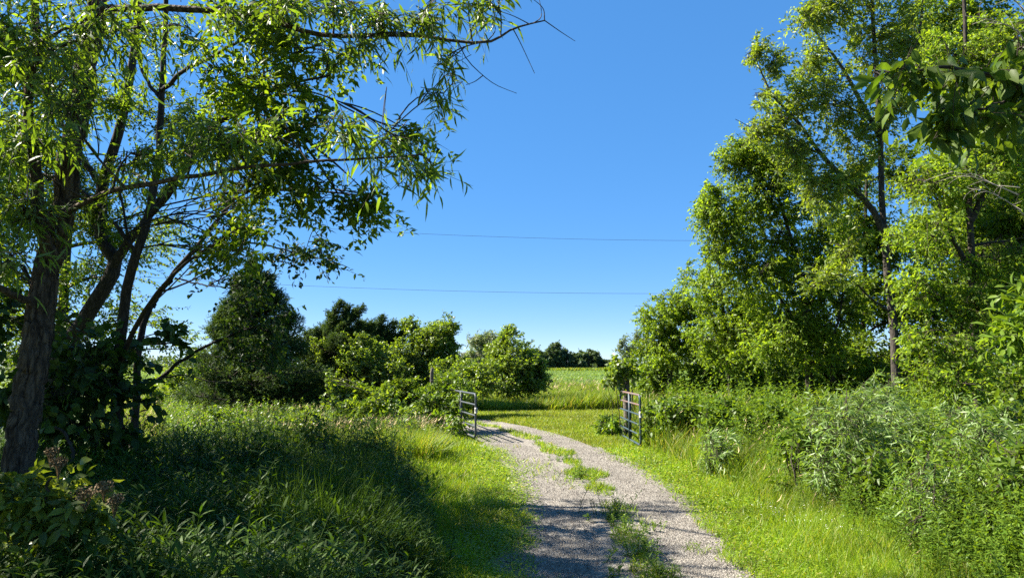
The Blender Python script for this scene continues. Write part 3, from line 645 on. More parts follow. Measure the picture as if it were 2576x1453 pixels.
tree('mulberry_sapling', 'dark bushy sapling with broad leaves between the willow trunk and the meadow', 'sapling', TD,
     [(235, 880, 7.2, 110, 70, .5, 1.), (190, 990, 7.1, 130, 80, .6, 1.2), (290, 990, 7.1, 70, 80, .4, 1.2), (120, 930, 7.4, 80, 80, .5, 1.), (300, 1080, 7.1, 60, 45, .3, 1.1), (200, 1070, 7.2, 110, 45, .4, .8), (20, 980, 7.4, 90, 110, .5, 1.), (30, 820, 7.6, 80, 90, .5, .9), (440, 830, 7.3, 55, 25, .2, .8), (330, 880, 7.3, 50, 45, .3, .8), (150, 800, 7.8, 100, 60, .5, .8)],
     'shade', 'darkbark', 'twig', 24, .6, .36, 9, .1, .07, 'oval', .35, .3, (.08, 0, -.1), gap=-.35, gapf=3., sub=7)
# trees further left, seen between the trunks and closing the view
for q, (px, d, lab) in enumerate([(-150, 12, 'leafy tree at the far left, glimpsed behind the willow trunk and cut by the frame'), (160, 15.5, 'tree with a low dense crown glimpsed far back between the left trunks')]):
    tree('background_tree', lab, 'tree', [([G(px, d)] + A((px+5, 700, d), (px+20, 400, d), (px+15, 100, d)), .13, .04)],
         [(px-20, 300, d, 190, 200, 1.2, .8), (px+60, 560, d, 150, 120, 1., .8), (px-60, 620, d, 170, 130, 1., .8), (px+20, 800, d, 170, 110, 1., .8), (px-30, 930, d, 180, 90, 1, .8), (px+40, 120, d, 170, 130, 1., .7)] if q == 0 else
         [(px-60, 800, d, 100, 80, .8, .7), (px+40, 860, d, 110, 70, .8, .7), (px-100, 900, d, 120, 90, .8, .7), (px+80, 930, d, 90, 60, .8, .8), (px-20, 700, d, 90, 60, .7, .6), (px+110, 690, d, 100, 70, .8, .6), (px+190, 620, d, 90, 60, .8, .5), (px+150, 800, d, 110, 70, .8, .6), (px+260, 860, d, 90, 50, .8, .6), (px+60, 560, d, 90, 60, .8, .5)],
         'ash', 'darkbark', 'twig', 31+q, .62, .6, 16, .085, .04, 'fold', .3, .5, gap=-.3)
tree('ash_tree', 'leafy tree at the left edge, mostly outside the frame, added to shade the foreground undergrowth', 'tree', [([G(-330, 8)] + A((-325, 900, 8), (-300, 500, 8), (-290, 100, 8), (-280, -300, 8)), .13, .05)],
     [(-150, 330, 7.6, 190, 150, .9, 1.), (-90, 130, 7.8, 190, 150, .9, 1.), (-300, 300, 8, 200, 180, 1., 1.), (-350, 0, 8, 220, 180, 1.1, 1.), (-120, 520, 7.4, 150, 100, .8, .9), (-400, 550, 8, 200, 160, 1., 1.), (-200, -250, 8, 250, 160, 1.2, 1.), (-120, 720, 7.6, 100, 80, .6, .8), (-350, 320, 5.6, 200, 220, .8, 1.2), (-250, 520, 5.4, 110, 130, .6, 1.2), (-450, 20, 6, 250, 200, .9, 1.2), (-190, 640, 5.1, 80, 90, .4, 1.2), (-500, 300, 6.6, 200, 300, .9, 1.), blob(-5.3, 3.6, 4.9, 1.5, 1.4, 1.2, 1.1), blob(-4.2, 2.3, 5.4, 1.6, 1.5, 1.2, 1.1), blob(-3., 1.7, 6.2, 1.6, 1.4, 1.1, 1.1), blob(-1.9, 2.3, 7., 1.5, 1.4, 1., 1.), blob(-5.6, 2.2, 3.6, 1.2, 1.2, 1., 1.1)],  # near boughs added out of view to block sky light on the foreground
     'ash', 'darkbark', 'twig', 33, .85, .5, 6, .062, .027, 'fold', .3, .5, (.12, 0, -.05), .17, gap=-.25, gapf=2.3, cut=True, group='trees behind the willow on the left')
# viburnum with brown flower heads, bottom left
vb = tree('viburnum_bush', 'yellow green bush with brown dried flower clusters at the foot of the willow', 'bush', [([G(40, 3.9)] + A((70, 1420, 3.7), (110, 1290, 3.5), (130, 1200, 3.4)), .014, .005), ([G(20, 3.9)] + A((10, 1400, 3.7), (0, 1250, 3.5)), .012, .004)],
     [(70, 1215, 3.5, 95, 45, .18, 1.3), (160, 1270, 3.5, 90, 50, .2, 1.3), (210, 1300, 3.5, 60, 35, .15, 1.2), (40, 1320, 3.5, 90, 50, .2, 1.1), (170, 1350, 3.5, 70, 40, .15, .9), (-10, 1230, 3.5, 60, 60, .2, 1.2), (60, 1400, 3.6, 100, 50, .2, .5)],
     'viburnum', 'darkbark', 'stem', 41, 2.6, .16, 7, .062, .034, 'oval', .2, .5, (.05, 0, 0), gap=-.6, gapf=5., tr=.002, sub=6, ldroop=.35)
mb = MB(); r2 = rng_(42)
for (px, py, d, rx, ry) in [(215, 1240, 3.42, 36, 15), (265, 1222, 3.45, 22, 12), (150, 1160, 3.5, 16, 12), (290, 1255, 3.4, 18, 12), (130, 1135, 3.55, 12, 10)]:
    c = at(px, py, d); n = 190; P = c + unit(r2.normal(size=(n, 3)))*np.array([rx/F*d, .05, ry/F*d])*r2.random((n, 1))**.5
    mb.leaves(P, r2.normal(size=(n, 3)), r2.normal(size=(n, 3)), .013, .01, 'rhomb')
    mb.tubes(np.stack([np.broadcast_to(c-np.array([0, 0, .09]), (24, 3)), (P[:24]+c)/2-np.array([0, 0, .03]), P[:24]], 1), np.array([.0018, .0012, .0008])[None]*np.ones((24, 1)), 3)
mb.build('flower_heads', M['brown'], vb)
print('left done')

# --- junipers and hedge bushes of the middle distance
def juniper(label, limbs, plumes, seed, dens=1.):
    """plumes: [(px0, py0, px1, py1, d, width)] feathery boughs drawn from base to tip"""
    rg = rng_(seed); base = np.array(limbs[0][0][0]).copy(); base[2] = 0
    root = thing('juniper_tree', label, 'tree', base, 'junipers beyond the left meadow')
    wood, br, cr = MB(), MB(), MB()
    for q, (p, r0, r1) in enumerate(limbs): limb(wood, p, r0, r1, 20, 7, seed=seed+q)
    for (x0, y0, x1, y1, d, wd) in plumes:
        a, b = at(x0, y0, d), at(x1, y1, d); Lb = np.linalg.norm(b-a); w_ = wd/F*d
        ax = link_curve(a, b, rg, 9, .02); br.tubes(ax[None], np.linspace(.03, .005, 9)[None], 4)
        n = int((Lb*w_*190+70)*dens*(2.6 if wd < 20 else 1))
        P, T = along(ax[None], rg, n, .0); t = np.linalg.norm(P-a, axis=1)/Lb
        rad = w_*np.sqrt(np.clip(1.05-t, .03, 1))*rg.random(n)**.6
        U = rg.normal(size=(n, 3)); U = unit(U-T*(U*T).sum(1, keepdims=True)); P = P+U*rad[:, None]
        D = unit(T*.7+U*.55+np.array([.25, 0, .2])+.2*rg.normal(size=(n, 3)))
        sp_ = twig_pts(P, D, .22*(.6+.8*rg.random(n)), 3, .15)
        br.tubes(np.stack([P-U*rad[:, None]*.9, P], 1), .004, 3)
        leaves_on(cr, rg, sp_, 11, .085, .029, 'rhomb', .55, .05, .5, .0)
    wood.build('trunk', M['darkbark'], root); br.build('branches', M['twig'], root); cr.build('foliage', M['juniper'], root)
    return root
pl = []; rj = rng_(5)
for y0 in list(range(1030, 735, -12)):
    t = max(0, (1000-y0)/310); wd = 178*(1-t)**1.0+8
    for q in range(4):
        sx = rj.choice([-1, 1]); ex = 640+sx*wd*(.35+.8*rj.random()); pl.append((640-10*t, y0, ex, y0-12-42*rj.random(), 22+rj.normal()*1.0*(1-t), 20+10*(1-t)))
pl += [(636, 760, 632, 655, 22, 13), (640, 720, 640, 672, 22, 15), (648, 750, 662, 690, 22, 15), (625, 750, 612, 700, 22, 15), (700, 860, 730, 790, 22, 16), (570, 880, 540, 830, 22, 16), (610, 770, 596, 700, 22, 18), (660, 760, 672, 700, 22.2, 18), (690, 820, 705, 740, 22, 20), (585, 840, 566, 760, 22, 22), (720, 880, 752, 800, 22, 22)]
juniper('tall pointed dark juniper standing alone left of the hedge', [([G(640, 22)] + A((640, 900, 22), (636, 760, 22), (634, 690, 22)), .11, .02)], pl, 51)
pl = []
for (cx, w0, top, d, n) in [(845, 85, 800, 25.5, 60)]:
    for q in range(n):
        t = rj.random(); y0 = 1025-(1025-top-40)*t; wd = w0*(1-.55*t); sx = rj.normal()*.55
        pl.append((cx-10, y0, cx+sx*wd, y0-25-40*rj.random(), d+rj.normal()*.7, 26))
pl += [(840, 860, 898, 788, 25, 13), (835, 850, 872, 772, 25.3, 12), (830, 870, 832, 790, 25.5, 16), (810, 880, 790, 832, 25.3, 14), (845, 880, 890, 830, 25, 16), (850, 850, 912, 775, 25, 11), (822, 850, 856, 762, 25, 11), (800, 890, 772, 838, 25, 13), (880, 880, 935, 815, 25.3, 12), (868, 860, 900, 812, 25.5, 13)]
juniper('ragged juniper with feathery tips blown to the right, middle of the hedge', [([G(845, 25.5)] + A((845, 900, 25.5), (845, 800, 25.5)), .1, .02)], pl, 52)
pl = []
for q in range(50):
    t = rj.random(); y0 = 1010-140*t; sx = rj.normal()*.55; pl.append((945, y0, 945+sx*70*(1-.4*t), y0-20-35*rj.random(), 27.5+rj.normal()*.6, 24))
pl += [(925, 870, 915, 812, 27.5, 14), (950, 870, 960, 822, 27.5, 14), (985, 880, 1010, 840, 27.3, 14), (930, 860, 962, 800, 27.3, 12), (960, 870, 990, 812, 27.3, 12)]
juniper('small dark juniper behind the bright vines, nearest the round green tree', [([G(945, 27.5)] + A((945, 920, 27.5), (945, 830, 27.5)), .09, .02)], pl, 53)

def bush(name, label, cat, d, blobs, lm, seed, stems=None, group=None, **kw):
    b0 = blobs[0]; px = b0[0]
    lims = stems or [([G(px-8, d)] + A((px-12, b0[1]+.5*b0[4], d), (px-10, b0[1], d)), .035, .008), ([G(px+10, d)] + A((px+14, b0[1]+.4*b0[4], d), (px+22, b0[1], d)), .03, .008)]
    o = dict(dens=.9, tl=.35, k=12, L=.085, Wd=.055, kind='fold', droop=.25, up=.5, wind=(.12, 0, 0), gap=-.55, gapf=3., tr=.003, sub=6)
    o.update(kw)
    return tree(name, label, cat, lims, blobs, lm, 'darkbark', 'twig', seed, group=group, **o)
bush('hedge_tree', 'round yellow green tree at the right end of the left hedge', 'tree', 27,
     [(1095, 870, 27, 60, 70, .9, 1.2), (1060, 840, 27.4, 50, 45, .8, 1.1), (1120, 830, 27, 38, 35, .6, 1.2), (1085, 930, 27, 65, 40, .8, 1.1), (1035, 815, 27.5, 28, 22, .4, 1.), (1140, 850, 27, 20, 40, .4, 1.), (1130, 905, 27, 30, 40, .5, 1.), (1015, 850, 27.5, 22, 40, .4, .9), (1040, 900, 27, 45, 50, .7, 1.1), (1000, 900, 26.5, 40, 45, .6, 1.), (1150, 930, 26, 50, 40, .7, 1.)],
     'vine', 61, [([G(1090, 27)] + A((1090, 900, 27), (1092, 830, 27)), .09, .03)], L=.08, Wd=.055, dens=1.5)
bush('vine_bush', 'bright green vines draped over the junipers in the middle of the hedge', 'bush', 24,
     [(890, 900, 24, 45, 40, .5, .9), (940, 880, 24.5, 45, 35, .5, .9), (860, 950, 23.5, 40, 40, .4, .8), (960, 930, 24, 45, 30, .4, .7), (800, 870, 24.5, 26, 24, .3, .6), (1000, 930, 24, 30, 40, .4, .7), (905, 850, 24.5, 40, 25, .4, .7)], 'vine', 62, L=.07, Wd=.05, dens=1.5)
bush('vine_bush', 'tall mound of vines, dark beneath, beside the open gap to the field', 'bush', 29,
     [(1290, 900, 29, 75, 55, 1.2, 1.2), (1285, 850, 29, 32, 30, .5, 1.2), (1282, 835, 29, 18, 22, .3, 1.1), (1330, 920, 28.6, 50, 45, .8, 1.2), (1240, 925, 28.8, 50, 40, .8, 1.2), (1345, 950, 28.6, 42, 32, .7, 1.2), (1290, 960, 28.6, 75, 32, 1., 1.), (1255, 880, 29, 35, 35, .6, 1.1), (1322, 875, 29, 28, 28, .5, 1.1)], 'vine', 63, L=.08, Wd=.06, dens=1.7)
bush('vine_bush', 'spreading vine thicket with shiny leaves between hedge and tall mound', 'bush', 23,
     [(1180, 940, 23, 55, 30, .7, 1.1), (1130, 950, 22.5, 45, 28, .6, 1.), (1210, 960, 22.5, 50, 32, .6, 1.2), (1150, 985, 22, 65, 28, .7, 1.1), (1222, 920, 23, 30, 24, .4, .9), (1100, 925, 23, 22, 20, .3, .9)], 'vine', 64, L=.078, Wd=.055, dens=1.5)
bush('gate_bush', 'leafy green bush swallowing the far end of the left gate', 'bush', 17.8,
     [(1110, 1000, 17.8, 55, 35, .6, 1.2), (1150, 1020, 17.4, 32, 38, .4, 1.2), (1075, 1010, 17.8, 40, 38, .5, 1.), (1130, 965, 18.2, 50, 28, .5, 1.1), (1165, 990, 17.8, 30, 25, .3, 1.), (1100, 1045, 17.4, 55, 25, .5, .9), (1145, 1065, 16.6, 38, 30, .3, .9)], 'mid', 65, L=.08, Wd=.055)
bush('bramble_bush', 'sunlit bright green bramble patch in the meadow left of the gate', 'bush', 15.2,
     [(950, 1010, 15.2, 50, 35, .5, .9), (900, 1030, 15, 50, 30, .5, .9), (1000, 1030, 15, 45, 28, .5, .9), (830, 995, 15.6, 30, 30, .3, .7), (970, 985, 15.4, 20, 22, .2, .8), (860, 1020, 15.2, 35, 25, .4, .8), (830, 965, 15.8, 14, 26, .15, .6)], 'vine', 66, L=.09, Wd=.06, gap=-.3)
bush('bramble_bush', 'low yellow green bush at the foot of the pointed juniper', 'bush', 24, [(470, 990, 24, 50, 22, .5, .9), (440, 950, 25, 40, 35, .5, .8), (500, 960, 25, 40, 40, .5, .8), (400, 985, 24, 40, 25, .4, .7)], 'vine', 67, L=.12, Wd=.08)
tree('silver_tree', 'pale grey green windswept willow showing above the hedge, far off by the field', 'tree', [([G(1205, 80)] + A((1205, 890, 80), (1208, 850, 80)), .3, .1)],
     [(1195, 860, 80, 32, 22, 2, 1.), (1225, 845, 80, 22, 14, 1.2, .9), (1205, 890, 80, 45, 24, 2, 1.), (1180, 900, 80, 28, 22, 1.5, .9), (1240, 880, 80, 14, 30, 1, .5)], 'greyleaf', 'greybark', 'paletwig', 68, .16, 1.6, 18, .34, .1, 'fold', .3, .5, (.5, 0, 0), tr=.02, sub=6)
# the far tree line across the field
far = [(1395, 892, 28, 34, 'tallest dark tree of the far line across the field'), (1425, 898, 20, 30, 'narrow dark tree just right of the tallest in the far line'), (1372, 905, 14, 22, 'dark far tree half hidden by the vine mound'), (1450, 908, 24, 20, 'low round dark tree in the middle of the far line'), (1480, 892, 24, 16, 'lone spreading tree on a bare trunk above the far line'), (1505, 914, 26, 15, 'low dark tree under the spreading one, far side of the field'), (1352, 895, 14, 26, 'pale slender tree at the left end of the far line'), (1535, 915, 24, 14, 'low round tree in the far line behind the vine covered post'), (1420, 926, 7, 6, 'small light green bush at the foot of the far line'), (1565, 914, 22, 16, 'far tree behind the pale sapling by the post')]
for q, (px, py, rx, ry, lab) in enumerate(far):
    d = 214 + 3*(q % 3)
    tree('far_tree', lab, 'tree', [([G(px, d)] + A((px, 925, d), (px+1, py, d)), .5, .2)],
         [(px, py, d, rx*.75, ry*.8, 3, 1), (px-rx*.5, py+ry*.25, d, rx*.5, ry*.6, 2, 1), (px+rx*.5, py+ry*.2, d, rx*.5, ry*.6, 2, 1)] + ([(px, py-ry*.5, d, rx*.5, ry*.5, 2, 1), (px-rx*.2, py+ry*.75, d, rx*.8, ry*.5, 2, .8)] if q != 4 else [(px-14, py+2, d, 10, 8, 2, 1), (px+17, py+2, d, 10, 9, 2, 1)]),
         'far' if q != 8 else 'mid', 'darkbark', 'twig', 70+q, .085 if rx > 8 else .2, 1.5, 14, .62, .42, 'fold', .3, .5, (.1, 0, 0), tr=.05, sub=4, group='trees of the far line across the field', gapf=.8)
mb = MB(); r3 = rng_(90); n = 26000      # woods on the horizon, one mass
x = np.concatenate([r3.uniform(-420, 30, 16000), r3.uniform(24, 330, 10000)]); 
hh = (5.5+2.5*np.sin(x*.05)+1.6*np.sin(x*.17+1)+1.2*np.sin(x*.43))*np.where((x > 0) & (x < 40), .35, 1); z = hh*r3.random(n)**.7
mb.leaves(np.column_stack([x, 250+r3.normal(size=n)*6, z]), r3.normal(size=(n, 3)), r3.normal(size=(n, 3)), 1.3, .9, 'fold')
tag(mb.build('distant_woods', M['far']), kind='stuff')
print('middle done')

# --- right side trees
R1 = [([G(2266, 15)] + A((2258, 1040, 15), (2250, 950, 15), (2246, 830, 15), (2232, 700, 15), (2222, 590, 15), (2214, 480, 15), (2212, 330, 15), (2205, 200, 15), (2196, 60, 15), (2190, -140, 15)), .105, .035),
      (A((2222, 590, 15), (2190, 525, 14.9), (2120, 450, 14.8), (2062, 385, 14.7), (2000, 300, 14.6), (1945, 240, 14.5), (1905, 160, 14.5)), .08, .012),
      (A((2212, 340, 15), (2170, 260, 15), (2120, 170, 14.9), (2060, 90, 14.8), (2020, 20, 14.8)), .06, .014),
      (A((2212, 360, 15), (2270, 230, 15), (2310, 100, 15), (2330, -60, 15)), .06, .02),
      (A((2062, 385, 14.7), (1990, 345, 14.6), (1920, 330, 14.5), (1850, 300, 14.5)), .025, .006),
      (A((2240, 790, 15), (2190, 750, 14.8), (2140, 700, 14.6), (2080, 690, 14.5)), .03, .008)]
tree('ash_tree', 'tallest ash on the right, straight bare trunk with a long limb angled left', 'tree', R1,
     [(2040, 50, 14.8, 55, 60, .7, 1.1), (2100, 20, 14.8, 60, 60, .7, 1.), (2040, 150, 14.8, 50, 60, .6, 1.1), (2090, 240, 14.8, 80, 80, .8, 1.), (2000, 250, 14.7, 60, 60, .6, 1.), (1905, 125, 14.5, 28, 42, .4, 1.3), (1950, 160, 14.5, 30, 45, .4, 1.2), (1900, 230, 14.5, 45, 42, .5, 1.2), (1860, 280, 14.5, 30, 38, .4, 1.3), (1905, 325, 14.5, 55, 40, .5, 1.2), (1960, 300, 14.6, 55, 50, .5, 1.), (2005, 385, 14.7, 75, 60, .6, 1.1), (2200, 100, 15, 90, 120, .9, .9), (2160, 330, 15, 80, 80, .7, .9), (2270, 250, 15, 80, 100, .8, .9),
      (2090, 480, 14.8, 90, 80, .7, 1.1), (2310, 80, 15, 90, 110, .9, .9), (2280, 400, 15.2, 80, 70, .7, .8), (2150, 640, 14.9, 70, 60, .6, .8), (2070, 690, 14.6, 60, 40, .5, .9), (2150, -40, 15, 100, 60, .8, .8), (2160, 470, 15.2, 70, 80, .6, 1.)],
     'ashpale', 'greybark', 'twig', 101, .8, .55, 14, .1, .042, 'fold', .2, .7, (.4, 0, .05), gap=-.35, gapf=1.8, sub=8)
R2 = [([G(2040, 17.5)] + A((2036, 980, 17.5), (2032, 860, 17.5), (2020, 740, 17.5), (1990, 600, 17.5), (1950, 470, 17.5)), .11, .03), (A((2032, 870, 17.5), (1990, 790, 17.4), (1930, 700, 17.3), (1850, 600, 17.2)), .05, .012), (A((2095, 960, 17), (2092, 880, 17), (2110, 800, 17), (2130, 700, 17)), .05, .015)]
tree('box_elder_tree', 'broad yellow green box elder just left of the straight ash trunk', 'tree', R2,
     [(1800, 470, 17.2, 55, 60, .8, 1.1), (1770, 540, 17.2, 36, 50, .5, 1.1), (1850, 410, 17.3, 60, 65, .7, 1.2), (1940, 390, 17.5, 80, 60, .8, 1.1), (1920, 460, 17.4, 80, 80, 1., 1.1), (1850, 560, 17.2, 85, 75, 1., 1.1), (1960, 570, 17.5, 100, 90, 1.1, 1.1), (1800, 640, 17.1, 40, 40, .5, 1.), (1890, 680, 17.2, 100, 70, 1., 1.1), (2020, 690, 17.5, 100, 80, 1., 1.), (1980, 800, 17.2, 110, 70, 1., 1.1), (2090, 600, 17.6, 90, 80, 1., .9), (2090, 780, 17.4, 90, 80, 1., .9), (1870, 380, 17.4, 40, 40, .5, .9), (1980, 420, 17.6, 70, 60, .8, .8), (1920, 860, 17, 70, 40, .7, .8), (2060, 880, 17, 80, 50, .7, .6)],
     'elder', 'darkbark', 'twig', 102, 1., .5, 16, .085, .042, 'fold', .35, .5, (.2, 0, 0), gap=-.4, gapf=1.7, sub=8)
R3 = [([G(1688, 21)] + A((1690, 960, 21), (1694, 900, 21), (1700, 800, 21), (1705, 740, 21)), .06, .02), ([G(1700, 21)] + A((1702, 960, 21), (1715, 880, 21), (1740, 800, 21)), .05, .015), ([G(1682, 21)] + A((1682, 960, 21), (1672, 880, 21), (1660, 800, 21)), .045, .012)]
tree('thicket_tree', 'low many stemmed olive green tree right of the vine covered post', 'tree', R3,
     [(1700, 770, 21, 60, 45, .9, 1.2), (1660, 800, 21, 50, 45, .8, 1.1), (1720, 830, 21, 75, 55, 1., 1.2), (1640, 850, 21, 40, 40, .6, 1.), (1690, 890, 21, 80, 40, .9, 1.1), (1755, 880, 21, 60, 45, .8, 1.1), (1750, 760, 21, 50, 50, .7, 1.), (1730, 690, 21.3, 26, 36, .4, .8), (1625, 805, 21, 26, 30, .4, .8), (1610, 880, 21.5, 30, 30, .4, .8)],
     'elder', 'darkbark', 'twig', 103, .85, .42, 15, .085, .045, 'fold', .3, .5, (.2, 0, 0), gap=-.45, gapf=2., sub=7)
R3b = [([G(1835, 19.5)] + A((1835, 960, 19.5), (1830, 860, 19.5), (1815, 750, 19.5), (1790, 680, 19.5)), .07, .02)]
tree('box_elder_tree', 'bright mid sized box elder between the low thicket tree and the broad one', 'tree', R3b,
     [(1790, 710, 19.5, 60, 50, .8, 1.1), (1830, 770, 19.3, 80, 60, 1., 1.1), (1790, 840, 19.3, 70, 55, .9, 1.1), (1870, 820, 19.2, 70, 60, .9, 1.1), (1840, 900, 19.2, 90, 40, .9, 1.), (1900, 760, 19.6, 60, 60, .8, .9)],
     'elder', 'darkbark', 'twig', 104, .85, .45, 15, .09, .046, 'fold', .35, .5, (.2, 0, 0), gap=-.4, gapf=1.8, sub=7)
tree('willow_sapling', 'pale thin sapling rising above the vine covered gate post', 'sapling', [([G(1590, 24)] + A((1588, 930, 24), (1578, 880, 24), (1568, 855, 24)), .03, .01)],
     [(1568, 870, 24, 18, 24, .3, .9), (1590, 880, 24, 22, 30, .3, .9), (1605, 850, 24, 18, 24, .3, .8), (1600, 920, 24, 34, 24, .4, 1.), (1550, 905, 23.5, 16, 14, .2, .7)], 'greyleaf', 'greybark', 'twig', 105, .9, .4, 12, .1, .04, 'fold', .2, .8, (.3, 0, 0), sub=5)
R5 = [([G(2460, 12)] + A((2455, 950, 12), (2448, 780, 12), (2440, 560, 12), (2430, 300, 12), (2425, 0, 12)), .09, .03), (A((2448, 700, 12), (2380, 560, 11.8), (2340, 460, 11.7)), .05, .015), (A((2440, 560, 12), (2510, 420, 12), (2560, 250, 12)), .06, .02)]
tree('box_elder_tree', 'dense box elder at the right edge, shaded below, with pale dead twigs showing', 'tree', R5,
     [(2400, 130, 12, 90, 100, .8, 1.), (2500, 80, 12, 90, 90, .8, 1.), (2480, 260, 12, 90, 80, .8, .9), (2370, 290, 12, 80, 70, .7, .9), (2340, 450, 11.8, 80, 70, .7, 1.), (2440, 460, 12, 90, 80, .8, 1.), (2540, 420, 12, 70, 90, .8, 1.), (2340, 590, 11.7, 85, 60, .7, 1.1), (2440, 630, 12, 90, 70, .8, 1.), (2540, 600, 12, 80, 80, .8, .9), (2330, 720, 11.6, 75, 60, .6, 1.1), (2430, 770, 11.8, 85, 60, .7, .9), (2530, 740, 12, 80, 70, .7, .6), (2350, 850, 11.4, 80, 50, .6, 1.), (2420, 900, 11.4, 80, 50, .6, 1.), (2400, 960, 11, 80, 40, .5, 1.), (2560, 240, 12, 60, 90, .7, .9), (2330, 930, 11.2, 60, 45, .5, .9)],
     'elder', 'darkbark', 'twig', 106, 1.15, .5, 15, .075, .036, 'fold', .35, .5, (.15, 0, -.05), gap=-.35, gapf=2., sub=8,
     dead=[((2560, 490, 10.6), (2390, 430, 10.4)), ((2576, 120, 10.6), (2420, 40, 10.4)), ((2576, 540, 10.6), (2450, 470, 10.4)), ((2576, 30, 10.8), (2500, -20, 10.6))])
R6 = [([G(2170, 20)] + A((2170, 900, 20), (2175, 700, 20), (2180, 450, 20)), .12, .04)]
tree('background_tree', 'darker leafy tree seen behind the straight ash trunk', 'tree', R6,
     [(2160, 560, 20, 110, 100, 1.2, .9), (2270, 600, 20, 110, 110, 1.2, .9), (2180, 740, 20, 110, 90, 1.2, 1.), (2290, 800, 19.5, 100, 90, 1.1, 1.), (2170, 880, 19.5, 110, 70, 1., 1.), (2270, 930, 19, 100, 60, .9, 1.), (2250, 430, 20.3, 100, 80, 1.1, .8)], 'ash', 'darkbark', 'twig', 107, .75, .6, 16, .11, .055, 'fold', .35, .5, gap=-.4, gapf=1.6, sub=7)
R7 = [([G(2600, 16)] + A((2600, 800, 16), (2590, 500, 16), (2580, 200, 16)), .16, .05)]
tree('background_tree', 'shadowy tree closing the right edge of the row behind the dense box elder', 'tree', R7,
     [(2560, 180, 16, 120, 140, 1.3, .9), (2480, 350, 16.5, 120, 120, 1.3, .8), (2580, 420, 16, 120, 130, 1.3, .9), (2560, 650, 16, 130, 120, 1.3, .9), (2450, 700, 16.5, 110, 110, 1.2, .8), (2540, 850, 15.5, 140, 80, 1.2, .9), (2400, 60, 16.5, 130, 120, 1.3, .8), (2640, 900, 15, 120, 90, 1., .9), (2490, 570, 15.5, 90, 90, 1., 1.), (2480, 720, 15.5, 90, 90, 1., 1.), (2440, 560, 15.8, 70, 90, 1., 1.), (2470, 480, 15, 60, 80, .8, 1.2), (2500, 650, 14.5, 60, 80, .8, 1.2), (2560, 540, 14, 70, 90, .8, 1.2), (2570, 700, 14, 70, 90, .8, 1.2), (2480, 820, 14, 80, 70, .8, 1.1)], 'ash', 'darkbark', 'twig', 108, 1.2, .6, 16, .1, .05, 'fold', .35, .5, gap=-.4, gapf=1.6, sub=7)
R9 = [([G(1960, 27)] + A((1960, 900, 27), (1965, 750, 27)), .12, .04)]
tree('background_tree', 'bushy tree deep behind the right row, filling the gaps under the crowns', 'tree', R9,
     [(1900, 850, 27, 100, 60, 1.5, .8), (2010, 830, 27, 100, 70, 1.5, .8), (2100, 880, 27, 110, 60, 1.5, .8), (1820, 890, 27, 90, 45, 1.3, .8), (1960, 920, 26.5, 160, 35, 1.5, .8), (2200, 900, 27, 120, 60, 1.5, .8)], 'ash', 'darkbark', 'twig', 109, .5, .7, 14, .14, .08, 'fold', .35, .5, gap=-.4, gapf=1.4, sub=5)
# overhanging bough, top right: the tree stands just outside the frame
R8 = [([G(2720, 3.4)] + A((2715, 1100, 3.4), (2705, 700, 3.4), (2690, 300, 3.4), (2680, 0, 3.4), (2675, -300, 3.4)), .1, .05), (A((2690, 330, 3.4), (2600, 240, 3.15), (2520, 205, 3.0), (2430, 190, 2.9), (2330, 178, 2.85), (2240, 175, 2.85)), .02, .003), (A((2600, 245, 3.15), (2540, 270, 3.0), (2440, 280, 2.9), (2370, 290, 2.9)), .01, .003), (A((2690, 360, 3.4), (2620, 310, 3.1), (2560, 290, 3.0)), .012, .004)]
tree('hickory_tree', 'large dark leaves of a near bough hanging in from the top right corner', 'tree', R8,
     [(2240, 180, 2.9, 45, 26, .12, 1.3), (2320, 185, 2.9, 60, 38, .15, 1.4), (2410, 180, 2.9, 60, 40, .15, 1.4), (2500, 190, 3., 60, 45, .18, 1.4), (2370, 270, 2.9, 50, 40, .12, 1.3), (2380, 325, 2.9, 30, 28, .08, 1.5), (2450, 270, 2.9, 50, 34, .12, 1.), (2530, 290, 3., 45, 45, .15, 1.5), (2570, 230, 3., 40, 60, .15, 1.4), (2560, 120, 3.1, 40, 40, .15, .8), blob(3.1, 3.2, 6.4, 1.3, 1.1, 1., .12), blob(2.2, 2.6, 7.2, 1.2, 1., 1., .12), blob(3.9, 3.8, 7., 1.3, 1.2, 1., .12)],
     'bough', 'darkbark', 'twig', 110, 2.2, .2, 5, .085, .037, 'oval', .35, .1, (.05, 0, -.1), ldroop=.75, gap=-.7, gapf=4., tr=.002, sub=5, spread=.8)
tree('walnut_sapling', 'fresh light green sapling poking in at the right edge', 'sapling', [([G(2610, 6.5)] + A((2605, 1000, 6.4), (2585, 850, 6.3), (2575, 740, 6.3)), .02, .006)],
     [(2570, 770, 6.3, 40, 50, .25, 1.2), (2565, 830, 6.2, 55, 40, .25, 1.3), (2575, 880, 6.2, 40, 25, .2, 1.2), (2590, 720, 6.3, 24, 30, .2, 1.)], 'mid', 'darkbark', 'stem', 111, 1.5, .3, 8, .1, .038, 'oval', .3, .5, (.05, 0, 0), sub=5, tr=.003)
print('right trees done')

